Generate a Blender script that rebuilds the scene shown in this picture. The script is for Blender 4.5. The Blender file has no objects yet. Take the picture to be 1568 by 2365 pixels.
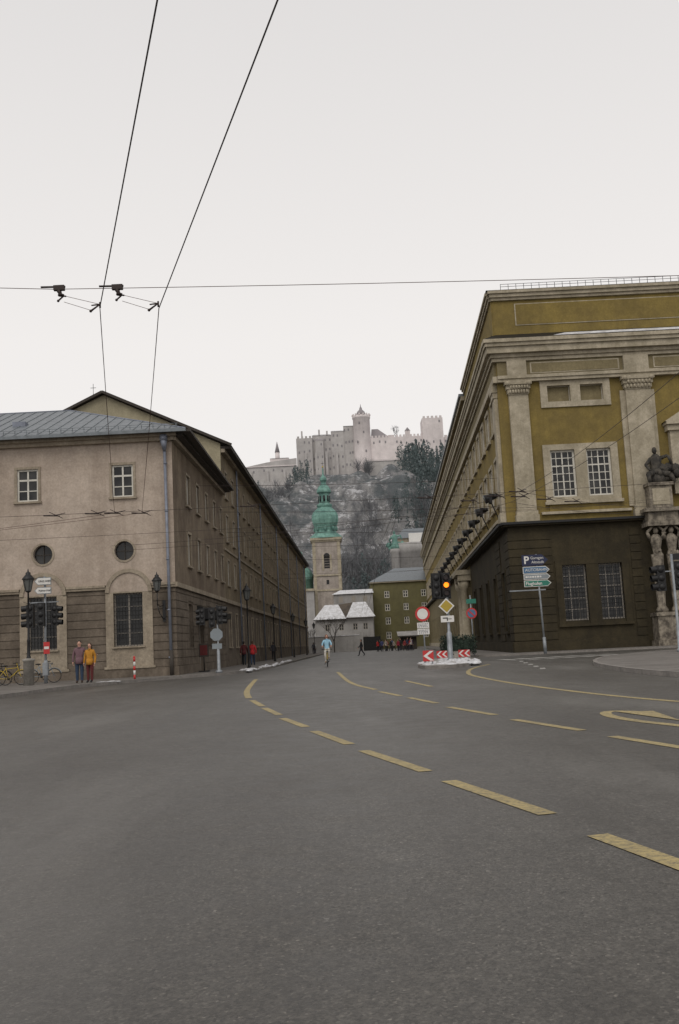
import bpy, bmesh, math, random
from mathutils import Matrix, Vector, noise
random.seed(7)
R=random.random
def U(a,b): return a+(b-a)*R()
SC=bpy.context.scene
# ------------------------------------------------------------------ materials
def newmat(name):
    m=bpy.data.materials.new(name); m.use_nodes=True
    nt=m.node_tree; return m,nt,nt.nodes["Principled BSDF"]
def N(nt,t,**k):
    n=nt.nodes.new(t)
    for a,b in k.items(): setattr(n,a,b)
    return n
def pos(nt,scale=(1,1,1)):
    g=N(nt,'ShaderNodeNewGeometry'); mp=N(nt,'ShaderNodeMapping'); mp.inputs['Scale'].default_value=scale
    nt.links.new(g.outputs['Position'],mp.inputs['Vector']); return mp.outputs[0]
def noi(nt,vec,sc,det=4,rough=.6):
    n=N(nt,'ShaderNodeTexNoise'); n.inputs['Scale'].default_value=sc; n.inputs['Detail'].default_value=det
    n.inputs['Roughness'].default_value=rough; nt.links.new(vec,n.inputs['Vector']); return n.outputs['Fac']
def ramp(nt,fac,stops):
    r=N(nt,'ShaderNodeValToRGB'); e=r.color_ramp.elements
    while len(e)<len(stops): e.new(.5)
    for i,(p,c) in enumerate(stops):
        e[i].position=p; e[i].color=(c,c,c,1) if not hasattr(c,'__len__') else (c[0],c[1],c[2],1)
    nt.links.new(fac,r.inputs[0]); return r.outputs[0]
def mix(nt,fac,a,b,mode='MIX'):
    n=N(nt,'ShaderNodeMix',data_type='RGBA',blend_type=mode)
    if hasattr(fac,'links'): nt.links.new(fac,n.inputs[0])
    else: n.inputs[0].default_value=fac
    for s,x in ((n.inputs[6],a),(n.inputs[7],b)):
        if hasattr(x,'links'): nt.links.new(x,s)
        else: s.default_value=(x[0],x[1],x[2],1)
    return n.outputs[2]
def bump(nt,h,bs,st,dist=.02):
    b=N(nt,'ShaderNodeBump'); b.inputs['Strength'].default_value=st; b.inputs['Distance'].default_value=dist
    nt.links.new(h,b.inputs['Height']); nt.links.new(b.outputs[0],bs.inputs['Normal'])
def plain(name,c,rough=.6,metal=0,var=.15):
    m,nt,bs=newmat(name)
    if var:
        f=noi(nt,pos(nt),3.0,3); o=ramp(nt,f,[(.3,1-var),(.7,1+var*.5)])
        nt.links.new(mix(nt,1,c,o,'MULTIPLY'),bs.inputs['Base Color'])
    else: bs.inputs['Base Color'].default_value=(*c,1)
    bs.inputs['Roughness'].default_value=rough; bs.inputs['Metallic'].default_value=metal
    return m
def plaster(name,c,dirt,amt=.5,rough=.9,sc=.35,streak=.5,bs_=.25):
    m,nt,bs=newmat(name)
    big=noi(nt,pos(nt),sc,7,.7)
    st=noi(nt,pos(nt,(1.6,1.6,.09)),1.0,5,.65)
    fine=noi(nt,pos(nt),9,4,.7); midn=noi(nt,pos(nt),sc*5,5,.65)
    c1=mix(nt,ramp(nt,big,[(.40,0),(.62,amt)]),c,dirt)
    c2=mix(nt,ramp(nt,st,[(.48,0),(.72,streak)]),c1,dirt)
    c3=mix(nt,1,c2,ramp(nt,fine,[(.3,.82),(.7,1.1)]),'MULTIPLY')
    c3=mix(nt,1,c3,ramp(nt,midn,[(.3,.86),(.7,1.08)]),'MULTIPLY')
    nt.links.new(c3,bs.inputs['Base Color']); bs.inputs['Roughness'].default_value=rough
    bs.inputs['Specular IOR Level'].default_value=.2
    bump(nt,fine,bs,bs_,.01); return m
def asphalt(name,c,patch):
    m,nt,bs=newmat(name)
    p=pos(nt)
    big=noi(nt,pos(nt,(1,.35,1)),.35,6,.65); mid=noi(nt,p,2.2,6,.7); fine=noi(nt,p,70,3,.7)
    v=N(nt,'ShaderNodeTexVoronoi'); v.inputs['Scale'].default_value=85; nt.links.new(p,v.inputs['Vector'])
    agg=ramp(nt,v.outputs['Color'],[(0,.4),(.7,1.0),(.88,1.35),(1,3.0)])
    v2=N(nt,'ShaderNodeTexVoronoi'); v2.inputs['Scale'].default_value=34; nt.links.new(p,v2.inputs['Vector'])
    agg2=ramp(nt,v2.outputs['Color'],[(0,.72),(.5,1.0),(1,1.35)])
    a=mix(nt,ramp(nt,big,[(.36,0),(.64,1)]),c,patch)
    a=mix(nt,1,a,ramp(nt,mid,[(.3,.76),(.7,1.2)]),'MULTIPLY')
    a=mix(nt,.9,a,agg,'MULTIPLY')
    a=mix(nt,.8,a,agg2,'MULTIPLY')
    sp=noi(nt,p,11,3,.6)
    a=mix(nt,ramp(nt,sp,[(.68,0),(.72,.75)]),a,(.018,.017,.015))
    sp2=noi(nt,pos(nt,(1,1,4)),17,2,.5)
    a=mix(nt,ramp(nt,sp2,[(.74,0),(.78,.5)]),a,(.22,.21,.19))
    st=noi(nt,pos(nt,(.9,.12,1)),.8,3,.5)
    a=mix(nt,ramp(nt,st,[(.55,0),(.72,.45)]),a,(.045,.042,.038))
    st2=noi(nt,pos(nt,(.5,.10,1)),.9,4,.6)
    a=mix(nt,ramp(nt,st2,[(.54,0),(.68,.5)]),a,(.14,.133,.122))
    nt.links.new(a,bs.inputs['Base Color'])
    nt.links.new(ramp(nt,mid,[(.3,.42),(.7,.60)]),bs.inputs['Roughness'])
    bump(nt,fine,bs,.45,.01); return m
def paint(name,c,under):
    m,nt,bs=newmat(name); p=pos(nt)
    w=noi(nt,p,22,6,.8); w2=noi(nt,p,1.6,3)
    a=mix(nt,ramp(nt,w,[(.46,0),(.62,.8)]),c,under)
    a=mix(nt,ramp(nt,w2,[(.35,.1),(.7,.5)]),a,under)
    nt.links.new(a,bs.inputs['Base Color']); bs.inputs['Roughness'].default_value=.7; return m

ASPH=asphalt('asphalt',(.059,.053,.045),(.100,.094,.084))
YEL=paint('yellow_paint',(.46,.36,.15),(.10,.09,.07))
WHT=paint('white_paint',(.42,.41,.38),(.12,.115,.105))
PAVE=plaster('paving',(.20,.185,.17),(.11,.10,.09),.6,.85,.6,.0)
KERB=plaster('granite_kerb',(.27,.25,.23),(.15,.14,.13),.6,.8,2,.2)
GRND=plaster('ground_mat',(.16,.155,.15),(.10,.10,.095),.6,.9,.05,0)
SNOW=plaster('snow',(.74,.75,.78),(.40,.39,.38),.7,.8,1.4,0)
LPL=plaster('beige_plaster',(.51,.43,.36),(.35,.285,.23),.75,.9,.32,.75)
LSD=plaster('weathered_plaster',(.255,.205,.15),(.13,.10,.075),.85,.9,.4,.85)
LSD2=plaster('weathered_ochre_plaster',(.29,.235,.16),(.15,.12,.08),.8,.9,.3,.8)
LRU=plaster('rusticated_stone',(.20,.165,.13),(.10,.082,.064),.8,.9,.7,.7,.5)
LTR=plaster('beige_trim',(.38,.325,.25),(.23,.19,.145),.7,.85,.9,.6)
GAB=plaster('gable_plaster',(.40,.36,.25),(.27,.24,.17),.6,.9,.4,.5)
ZINC=plain('zinc_roof',(.17,.19,.205),.45,.35,.3)
ZINCL=plain('zinc_pipe',(.20,.22,.27),.5,.2,.25)
DARK=plain('dark_metal',(.015,.015,.016),.5,.2,.2)
DKBR=plain('dark_eave',(.05,.042,.035),.8)
BROWNROOF=plaster('old_roof',(.11,.09,.07),(.05,.045,.04),.7)
OCH=plaster('ochre_plaster',(.26,.195,.062),(.17,.128,.05),.75,.9,.4,.6)
OCHG=plaster('ochre_grey_panel',(.25,.21,.12),(.17,.14,.08),.7,.9,.6,.5)
CRM=plaster('cream_stone',(.48,.425,.325),(.28,.245,.175),.75,.85,.8,.7)
BASE=plaster('dark_olive_stone',(.058,.047,.027),(.032,.027,.018),.8,.85,.5,.6,.5)
WFR=plain('white_window_frame',(.62,.60,.54),.6)
FRD=plain('grey_window_frame',(.34,.31,.27),.7)
TEAL=plain('blue_shutter',(.05,.085,.10),.6)
def glass():
    m,nt,bs=newmat('window_glass')
    f=noi(nt,pos(nt),.9,2); nt.links.new(mix(nt,ramp(nt,f,[(.35,0),(.65,1)]),(.008,.009,.010),(.05,.05,.048)),bs.inputs['Base Color'])
    bs.inputs['Roughness'].default_value=.1; bs.inputs['Specular IOR Level'].default_value=.35; return m
GL=glass()
STAT=plaster('statue_stone',(.33,.29,.23),(.07,.06,.05),.9,.85,2.5,.8,.6)
SDRK=plaster('dark_statue_stone',(.10,.09,.075),(.03,.03,.03),.9,.85,2.5,.8,.6)
COPPER=plaster('copper_patina',(.22,.40,.34),(.07,.15,.135),.8,.7,.35,.8)
TOWR=plaster('tower_stone',(.43,.38,.335),(.24,.21,.185),.75,.9,.25,.7)
FORT_W=plaster('fortress_wall_hazed',(.76,.70,.69),(.60,.55,.54),.7,.95,.05,.4)  # distance haze is painted in as a paler wall colour
FORT_G=plaster('fortress_wall_hazed_grey',(.50,.48,.465),(.39,.37,.365),.7,.95,.06,.5)  # grey lifted by painted haze, with the main block's slight shade mixed in
FORT_R=plain('fortress_roof_hazed',(.29,.27,.28),.9)  # roof colour paled to stand in for haze
FORT_D=plain('fortress_opening_hazed',(.24,.23,.24),.9)  # openings lightened in colour for haze
GREENB=plaster('olive_green_plaster',(.19,.175,.085),(.125,.115,.065),.6,.9,.2,.5)
GREYW=plaster('grey_house_wall',(.42,.41,.40),(.27,.26,.25),.6,.9,.2,.5)
CONIF=plain('hazed_conifer',(.075,.100,.100),.95,0,.3)  # needle colour greyed and blued to paint in distance haze
CONIF2=plain('hazed_conifer_light',(.12,.15,.155),.95,0,.3)  # lighter needles for variation, same painted haze tint
BARE=plain('hazed_bare_branches',(.17,.175,.185),.95,0,.4)  # branch colour lightened to imitate haze
BARK=plain('bark',(.05,.042,.036),.9)
HEDGE=plain('hedge_leaf',(.018,.035,.022),.8,0,.5)
CONC=plaster('concrete',(.36,.34,.31),(.2,.19,.17),.7,.85,2,.6)
POLE=plain('galvanised_pole',(.27,.29,.31),.5,.3,.3)
RED=plain('sign_red',(.50,.03,.03),.5,0,.1)
SWH=plain('sign_white',(.68,.67,.64),.5,0,.08)
SBL=plain('sign_blue_dark',(.012,.018,.06),.5,0,.1)
SBL2=plain('sign_blue',(.07,.15,.26),.5,0,.1)
SGY=plain('sign_grey',(.22,.25,.27),.6,0,.1)
SGN=plain('sign_green',(.02,.17,.12),.5,0,.1)
SYE=plain('sign_yellow',(.42,.30,.035),.5,0,.1)
def emis(name,c,s):
    m,nt,bs=newmat(name); bs.inputs['Base Color'].default_value=(*c,1)
    bs.inputs['Emission Color'].default_value=(*c,1); bs.inputs['Emission Strength'].default_value=s; return m
AMBER=emis('amber_lens',(1,.22,.01),2.2)
LENS=plain('unlit_lens',(.03,.012,.01),.3,0,0)
LAMPG=plain('lantern_glass',(.12,.125,.12),.2,0,.1)
WIRE=plain('wire_metal',(.03,.018,.015),.6,.2,0)
COP=plain('copper_wire',(.07,.025,.018),.6,.3,0)
SKIN=plain('skin',(.52,.30,.22),.6,0,.05)
def cloth(n,c): return plain(n,c,.9,0,.25)

# ------------------------------------------------------------------ mesh builder
class MB:
    def __init__(s): s.v=[];s.f=[];s.m=[];s.sm=[];s.mats=[];s.M=Matrix.Identity(4)
    def add(s,vs,fs,mat,sm=False):
        if mat not in s.mats: s.mats.append(mat)
        k=s.mats.index(mat); b=len(s.v)
        s.v+= [tuple(s.M@Vector(p)) for p in vs]
        for f in fs: s.f.append([b+i for i in f]); s.m.append(k); s.sm.append(sm)
    def box(s,x0,x1,y0,y1,z0,z1,mat):
        s.add([(x0,y0,z0),(x1,y0,z0),(x1,y1,z0),(x0,y1,z0),(x0,y0,z1),(x1,y0,z1),(x1,y1,z1),(x0,y1,z1)],
              [(0,3,2,1),(4,5,6,7),(0,1,5,4),(1,2,6,5),(2,3,7,6),(3,0,4,7)],mat)
    def tube(s,p0,p1,r0,r1,mat,n=8,cap=True):
        p0=Vector(p0);p1=Vector(p1);d=(p1-p0)
        if d.length<1e-6: return
        d.normalize(); a=d.orthogonal().normalized(); b=d.cross(a)
        vs=[]
        for p,r in ((p0,r0),(p1,r1)):
            for i in range(n):
                t=2*math.pi*i/n; vs.append(p+a*math.cos(t)*r+b*math.sin(t)*r)
        fs=[(i,(i+1)%n,n+(i+1)%n,n+i) for i in range(n)]
        if cap: fs+= [tuple(range(n))[::-1],tuple(range(n,2*n))]
        s.add(vs,fs,mat,n>5)
    def path(s,pts,r,mat,n=6):
        for a,b in zip(pts,pts[1:]): s.tube(a,b,r,r,mat,n)
    def lathe(s,c,prof,mat,n=16,sm=True,rot=0):
        vs=[];fs=[]
        for r,z in prof:
            for i in range(n):
                t=2*math.pi*(i+rot)/n; vs.append((c[0]+r*math.cos(t),c[1]+r*math.sin(t),c[2]+z))
        for j in range(len(prof)-1):
            for i in range(n): fs.append((j*n+i,j*n+(i+1)%n,(j+1)*n+(i+1)%n,(j+1)*n+i))
        fs.append(tuple(range(n))[::-1]); fs.append(tuple(range((len(prof)-1)*n,len(prof)*n)))
        s.add(vs,fs,mat,sm)
    def ell(s,c,r,mat,n=10,k=7,jit=0):
        vs=[];fs=[]
        for j in range(k+1):
            ph=math.pi*j/k
            for i in range(n):
                t=2*math.pi*i/n; q=1+U(-jit,jit)
                vs.append((c[0]+r[0]*math.sin(ph)*math.cos(t)*q,c[1]+r[1]*math.sin(ph)*math.sin(t)*q,c[2]+r[2]*math.cos(ph)*q))
        for j in range(k):
            for i in range(n): fs.append((j*n+i,(j+1)*n+i,(j+1)*n+(i+1)%n,j*n+(i+1)%n))
        s.add(vs,fs,mat,True)
    def prism(s,pts,z0,z1,mat,side=None):
        n=len(pts); vs=[(x,y,z0) for x,y in pts]+[(x,y,z1) for x,y in pts]
        s.add(vs,[tuple(range(n,2*n))],mat)
        s.add(vs,[(i,(i+1)%n,n+(i+1)%n,n+i) for i in range(n)],side or mat)
    def plate(s,pts,y0,y1,mat,back=None):   # polygon in xz, extruded in y
        n=len(pts); vs=[(x,y0,z) for x,z in pts]+[(x,y1,z) for x,z in pts]
        s.add(vs,[tuple(range(n))],mat)
        s.add(vs,[tuple(range(n,2*n))[::-1]]+[(i,(i+1)%n,n+(i+1)%n,n+i) for i in range(n)],back or mat)
    def poly(s,pts,mat): s.add(pts,[tuple(range(len(pts)))],mat)
    def wall(s,a0,a1,z0,z1,ops,mat,d=0,circ=()):
        O=[(max(o[0],a0),min(o[1],a1),max(o[2],z0),min(o[3],z1)) for o in ops if o[0]<a1 and o[1]>a0 and o[2]<z1 and o[3]>z0]
        O+=[(c[0]-c[2]*1.15,c[0]+c[2]*1.15,c[1]-c[2]*1.15,c[1]+c[2]*1.15) for c in circ]
        xs=sorted({a0,a1}|{o[0] for o in O}|{o[1] for o in O}); zs=sorted({z0,z1}|{o[2] for o in O}|{o[3] for o in O})
        for i in range(len(zs)-1):
            zc=(zs[i]+zs[i+1])/2
            for j in range(len(xs)-1):
                xc=(xs[j]+xs[j+1])/2
                inside=any(o[0]<xc<o[1] and o[2]<zc<o[3] for o in O)
                if not inside:
                    s.add([(xs[j],d,zs[i]),(xs[j+1],d,zs[i]),(xs[j+1],d,zs[i+1]),(xs[j],d,zs[i+1])],[(0,1,2,3)],mat)
        for cx,cz,r in circ:
            n=32;q=r*1.15;vs=[]
            for i in range(n):
                t=2*math.pi*i/n;c,sn=math.cos(t),math.sin(t);k=q/max(abs(c),abs(sn))
                vs.append((cx+r*c,d,cz+r*sn)); vs.append((cx+k*c,d,cz+k*sn)); vs.append((cx+r*c,d-.3,cz+r*sn))
            s.add(vs,[(3*i,3*i+1,3*((i+1)%n)+1,3*((i+1)%n)) for i in range(n)]+[(3*i,3*((i+1)%n),3*((i+1)%n)+2,3*i+2) for i in range(n)],mat)
    def window(s,a0,a1,z0,z1,wm,fm,nx=2,nz=3,dep=.22,bar=.05,fr=.08,gm=None,rev=True,mid=0):
        gm=gm or GL
        if rev:
            vs=[(a0,0,z0),(a1,0,z0),(a1,0,z1),(a0,0,z1),(a0,-dep,z0),(a1,-dep,z0),(a1,-dep,z1),(a0,-dep,z1)]
            s.add(vs,[(0,1,5,4),(1,2,6,5),(2,3,7,6),(3,0,4,7)],wm)
        s.add([(a0,-dep,z0),(a1,-dep,z0),(a1,-dep,z1),(a0,-dep,z1)],[(0,1,2,3)],gm)
        y0,y1=-dep+.01,-dep+.07
        s.box(a0,a0+fr,y0,y1,z0,z1,fm); s.box(a1-fr,a1,y0,y1,z0,z1,fm)
        s.box(a0+fr,a1-fr,y0,y1,z0,z0+fr,fm); s.box(a0+fr,a1-fr,y0,y1,z1-fr,z1,fm)
        for i in range(1,nx):
            x=a0+(a1-a0)*i/nx; b=bar*(1.7 if 2*i==nx else 1)
            s.box(x-b/2,x+b/2,y0,y1-.012,z0+fr,z1-fr,fm)
        for j in range(1,nz):
            z=z0+(z1-z0)*j/nz; b=bar*(1.9 if j==mid else 1)
            s.box(a0+fr,a1-fr,y0,y1-.02,z-b/2,z+b/2,fm)
    def surround(s,a0,a1,z0,z1,w,d,mat,sill=.1):
        s.box(a0-w,a0,0,d,z0,z1,mat); s.box(a1,a1+w,0,d,z0,z1,mat); s.box(a0-w,a1+w,0,d+.01,z1,z1+w,mat)
        if sill: s.box(a0-w-.05,a1+w+.05,0,d+.08,z0-sill,z0,mat)
    def obj(s,name,parent=None):
        me=bpy.data.meshes.new(name); me.from_pydata(s.v,[],s.f)
        for m in s.mats: me.materials.append(m)
        me.polygons.foreach_set('material_index',s.m); me.polygons.foreach_set('use_smooth',s.sm)
        me.update()
        o=bpy.data.objects.new(name,me); SC.collection.objects.link(o)
        if parent: o.parent=parent
        return o
def empty(name,loc=(0,0,0)):
    e=bpy.data.objects.new(name,None); SC.collection.objects.link(e); e.location=loc; return e
def frame(ox,oy,sx,sy,nx,ny):
    return Matrix(((sx,nx,0,ox),(sy,ny,0,oy),(0,0,1,0),(0,0,0,1)))
def text(body,x,y,z,size,mat,parent=None,align='LEFT',bold=0.0,sx=1):
    t=bpy.data.curves.new('lettering','FONT'); t.body=body; t.size=size; t.align_x=align; t.align_y='CENTER'
    t.extrude=.004; t.offset=bold; t.materials.append(mat)
    o=bpy.data.objects.new('lettering',t); SC.collection.objects.link(o)
    o.location=(x,y,z); o.rotation_euler=(math.pi/2,0,0); o.scale=(sx,1,1)
    if parent: o.parent=parent
    return o

# ------------------------------------------------------------------ ground, road, pavements
g=MB(); g.poly([(-2500,-600,0),(2500,-600,0),(2500,4000,0),(-2500,4000,0)],GRND); g.obj('ground')
r=MB(); r.poly([(-90,-40,.004),(90,-40,.004),(90,262,.004),(-90,262,.004)],ASPH); r.obj('road')
def slab(name,pts,h=.13,kw=.16,top=PAVE):
    b=MB(); b.prism(pts,.0,h,top,KERB)
    n=len(pts)
    ar=sum(pts[i][0]*pts[(i+1)%n][1]-pts[(i+1)%n][0]*pts[i][1] for i in range(n))
    sg=1 if ar>0 else -1
    inner=[]
    for i in range(n):
        p0=Vector(pts[i-1]);p=Vector(pts[i]);p1=Vector(pts[(i+1)%n])
        d0=(p-p0).normalized();d1=(p1-p).normalized()
        nn=(Vector((-d0.y,d0.x))+Vector((-d1.y,d1.x))).normalized()*sg
        inner.append(p+nn*kw)
    vs=[(x,y,h+.006) for x,y in pts]+[(q.x,q.y,h+.006) for q in inner]
    b.add(vs,[(i,(i+1)%n,n+(i+1)%n,n+i) for i in range(n)],KERB)
    return b.obj(name)
def smoothpts(pts,it=2):
    for _ in range(it):
        o=[pts[0]]
        for a,b in zip(pts,pts[1:]):
            o+=[(a[0]*.75+b[0]*.25,a[1]*.75+b[1]*.25),(a[0]*.25+b[0]*.75,a[1]*.25+b[1]*.75)]
        o.append(pts[-1]); pts=o
    return pts
lk=smoothpts([(-40,22),(-14.5,28.5),(-11.6,32.6),(-11.5,39.2),(-11.0,42.4),(-9.6,45.6),(-8.0,48.4),(-5.6,52.0),(-4.7,59),(-4.6,80),(-3.9,120),(-3,182)])
slab('pavement',lk+[(-7.2,182),(-7.2,200),(-60,200),(-60,22)])
rk=smoothpts([(30,14),(12,18.5),(8.4,23),(8.0,28.4),(9.2,38.9),(12.8,48.6),(18.6,54.8),(60,58)])
slab('pavement',rk+[(60,14)])
slab('pavement',smoothpts([(60,64.2),(14,64.4),(9.3,64.8),(8.3,66.5),(8.6,75),(11,118),(16.6,236)])+[(30,236),(60,236)])
isl=[(3.35,43.6),(3.2,46.5),(4.2,56),(5.3,62),(6.6,62),(7.2,56),(6.6,49),(5.4,44.6),(4.2,42.6)]
ip=smoothpts(isl+[isl[0]],2)[:-1]
slab('traffic_island',ip,.14,.2,CONC)
def lumps(name,spots,mat,seed=1):
    random.seed(seed); b=MB()
    for x,y,rx,ry,h in spots:
        for _ in range(16):
            q=U(.2,.7); b.ell((x+U(-rx,rx)*.85,y+U(-ry,ry)*.85,.12),(rx*.5*q,ry*.4*q,h*q*1.1),mat,11,7,.22)
    return b.obj(name)
lumps('snow_heap',[(4.1,45.5,.7,1.4,.12),(5.2,47,1.0,2.2,.18),(5.9,50,.7,2.3,.22),(5.0,52,.9,2.8,.22),(3.9,49,.4,2.2,.10)],SNOW)
lumps('snow_heap',[(-5.4,57,.5,3,.12),(-5.1,64,.4,4,.14),(-4.9,72,.35,5,.13),(-5.0,84,.35,5,.12),(-10.6,44.4,.5,.35,.05)],SNOW,3)
# painted markings
def strip(b,pts,w,z,mat):
    L=[]
    for i,p in enumerate(pts):
        p=Vector(p); a=Vector(pts[max(i-1,0)]); c=Vector(pts[min(i+1,len(pts)-1)]); d=(c-a).normalized(); n=Vector((-d.y,d.x))*w/2
        L.append((p+n,p-n))
    for (a,b2),(c,d) in zip(L,L[1:]):
        b.poly([(a.x,a.y,z),(b2.x,b2.y,z),(d.x,d.y,z),(c.x,c.y,z)],mat)
mk=MB()
strip(mk,smoothpts([(-3.75,41),(-3.48,36.6),(-3.0,29.4),(-2.51,25.3)]),.17,.009,YEL)
for a,c in [((-2.32,24.16),(-1.84,21.4)),((-1.75,20.77),(-1.28,18.37)),((-1.16,17.44),(-.67,15.31)),((-.52,14.48),(-.02,12.34)),((.14,11.52),(.68,9.44)),((.82,8.74),(1.30,6.9)),((1.44,6.13),(1.92,4.1)),((2.1,3.4),(2.5,1.5)),
            ((.78,25.33),(1.17,22.78)),((1.31,21.9),(1.69,19.48)),((1.79,18.2),(2.27,15.82)),((2.39,14.76),(2.88,12.61)),((3.02,11.72),(3.5,9.6)),((1.8,31.5),(2.2,26.7))]:
    strip(mk,[a,c],.14,.009,YEL)
strip(mk,smoothpts([(-.45,46),(-.33,42.7),(-.05,34.5),(.23,30.05),(.72,26.5)]),.15,.009,YEL)
strip(mk,smoothpts([(6.6,46.5),(5.0,41),(4.15,35),(4.1,31.2),(4.3,25.3),(4.9,19.4),(5.5,16.4),(6.6,12.5)]),.16,.009,YEL)
strip(mk,smoothpts([(4.75,10.6),(4.15,12.4),(3.78,13.7),(3.72,14.8),(3.95,15.5),(4.25,15.1)]),.17,.009,YEL)
mk.poly([(4.02,15.2,.013),(4.5,15.0,.013),(4.32,13.2,.013)],YEL)
for i in range(7):
    x=8.6+i*.95; mk.poly([(x,51.5,.009),(x+.5,51.5,.009),(x+.2,56,.009),(x-.3,56,.009)],WHT)
for i in range(6):
    y=36+i*3; mk.poly([(6.9+.33*i,y,.009),(7.1+.33*i,y,.009),(7.35+.33*i,y+1.4,.009),(7.15+.33*i,y+1.4,.009)],WHT)
mk.obj('road_markings')
# ------------------------------------------------------------------ LEFT BUILDING
LB=empty('corner_house_with_round_windows')
F=frame(-8.6,50.9,-1,0,0,-1)
w=MB(); w.M=F
up=[(1.95+.1,3.25-.1,9.4,11.1),(6.9+.1,8.2-.1,9.4,11.1),(11.6,12.7,9.4,11.1),(16.2,17.3,9.4,11.1)]
gr=[(1.7,3.2,1.7,4.42),(6.1,7.6,1.7,4.42),(10.6,12.1,1.7,4.42),(15.1,16.6,1.7,4.42)]
circ=[(2.6,6.6,.5),(6.8,6.6,.5),(11.3,6.6,.5),(16,6.6,.5)]
w.wall(0,22,4.85,12.6,up,LPL,0,circ)
w.wall(0,22,0,4.85,gr,LRU,-.04)
z=.6
while z<4.5:
    z1=min(z+.42,4.58)
    ops=[(a-.5,b+.4,0,9) for a,b,_,_ in gr]
    w.wall(0.0,22,z,z1-.05,ops,LRU,.0)
    for a,b in zip([0]+[o[1] for o in ops],[o[0] for o in ops]+[22]):
        w.add([(a,0,z1-.05),(b,0,z1-.05),(b,-.04,z1-.05),(a,-.04,z1-.05),(a,0,z),(b,0,z),(b,-.04,z),(a,-.04,z)],[(0,1,2,3),(4,5,6,7)],LRU)
    z=z1
w.box(-.08,22,0,.07,0,.58,LRU)
w.obj('walls_front',LB)
t=MB(); t.M=F
xs=[0]+sum([[a-.5,b+.4] for a,b,_,_ in gr],[])+[22]
for i in range(0,len(xs),2):
    t.box(xs[i],xs[i+1],0,.10,4.62,4.74,LTR); t.box(xs[i],xs[i+1],0,.16,4.74,4.86,LTR)
for a,b,z0,z1 in gr:
    c=(a+b)/2; 
    t.box(a-.5,a,-.04,.06,.7,4.45,LTR); t.box(b,b+.4,-.04,.06,.7,4.45,LTR); t.box(a,b,-.04,.05,.7,1.62,LTR)
    t.box(a-.1,b+.1,-.04,.16,1.62,1.7,LTR); t.box(a,b,-.04,.052,4.42,4.5,LTR)
    t.box(a-.6,b+.5,-.04,.12,.58,.7,LTR)
    ro,ri=(b-a+.9)/2,(b-a+.9)/2-.2; cc=(a-.5+b+.4)/2; n=20; zc=4.46
    for i in range(n):
        t0,t1=math.pi*i/n,math.pi*(i+1)/n
        P=lambda r,th,d:(cc+r*math.cos(th),d,zc+r*math.sin(th))
        t.add([P(ri,t0,.12),P(ro,t0,.12),P(ro,t1,.12),P(ri,t1,.12),P(ro,t0,0),P(ro,t1,0),P(ri,t0,.04),P(ri,t1,.04)],[(0,1,2,3),(1,4,5,2),(0,3,7,6)],LTR)
        t.add([P(0,t0,.05),P(ri,t0,.05),P(ri,t1,.05)],[(0,1,2)],LPL)
for a,b,z0,z1 in up:
    t.surround(a,b,z0,z1,.13,.05,LTR,.1)
for c in circ:
    n=28
    for i in range(n):
        t0,t1=2*math.pi*i/n,2*math.pi*(i+1)/n
        P=lambda r,th,d:(c[0]+r*math.cos(th),d,c[1]+r*math.sin(th))
        t.add([P(.5,t0,.03),P(.6,t0,.03),P(.6,t1,.03),P(.5,t1,.03),P(.6,t0,0),P(.6,t1,0)],[(0,1,2,3),(1,4,5,2)],LTR)
t.box(-.15,22,0,.25,12.25,12.45,LTR); t.box(-.3,22,0,.45,12.45,12.6,LTR)
t.obj('trim',LB)
wi=MB(); wi.M=F
for a,b,z0,z1 in up: wi.window(a,b,z0,z1,LPL,WFR,2,3,.12,.05,.09,mid=2)
for a,b,z0,z1 in gr:
    wi.window(a,b,z0,z1,LTR,FRD,2,4,.3,.05,.07)
    for i in range(1,9):
        x=a+(b-a)*i/9; wi.box(x-.012,x+.012,-.09,-.065,z0,z1,DARK)
    for i in range(1,12):
        zz=z0+(z1-z0)*i/12; wi.box(a,b,-.062,-.04,zz-.012,zz+.012,DARK)
for c in circ:
    n=24; wi.add([(c[0]+.52*math.cos(2*math.pi*i/n),-.25,c[1]+.52*math.sin(2*math.pi*i/n)) for i in range(n)],[tuple(range(n))],GL)
    wi.box(c[0]-.02,c[0]+.02,-.24,-.19,c[1]-.5,c[1]+.5,DKBR); wi.box(c[0]-.5,c[0]+.5,-.24,-.2,c[1]-.02,c[1]+.02,DKBR)
wi.obj('windows_front',LB)
mL=.0142; k=math.hypot(1,mL)
FS=frame(-8.6,50.9,mL/k,1/k,1/k,-mL/k)
s=MB(); s.M=FS
wcol=[3.9,7.3,10.7,14.1,17.3]
ops=[]
for c in wcol:
    ops+=[(c,c+1.1,9.4,11.1),(c,c+1.1,6.0,7.8)]
gops=[(c,c+1.1,1.6,3.9) for c in wcol if c!=7.3]+[(7.2,8.6,.1,3.0)]
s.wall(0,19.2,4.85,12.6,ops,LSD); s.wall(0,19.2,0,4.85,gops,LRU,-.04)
z=.6
while z<4.5:
    z1=min(z+.42,4.58); oo=[(o[0]-.15,o[1]+.15,o[2]-.1,o[3]+.15) for o in gops]
    s.wall(0,19.2,z,z1-.05,oo,LRU,0); z=z1
s.box(0,7.1,0,.07,0,.58,LRU); s.box(8.7,19.2,0,.07,0,.58,LRU)
s.box(-.1,19.2,0,.12,4.62,4.86,LTR); s.box(-.2,19.2,0,.25,12.25,12.45,LTR); s.box(-.3,19.2,0,.6,12.45,12.6,DKBR)
for o in ops:
    s.window(*o,LSD,WFR,2,3,.14,.05,.09); s.surround(*o,.13,.06,LTR,.1)
for o in gops:
    s.window(*o,LRU,FRD,2,4,.25,.05,.07)
s.obj('side_facade',LB)
rf=MB()
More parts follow.
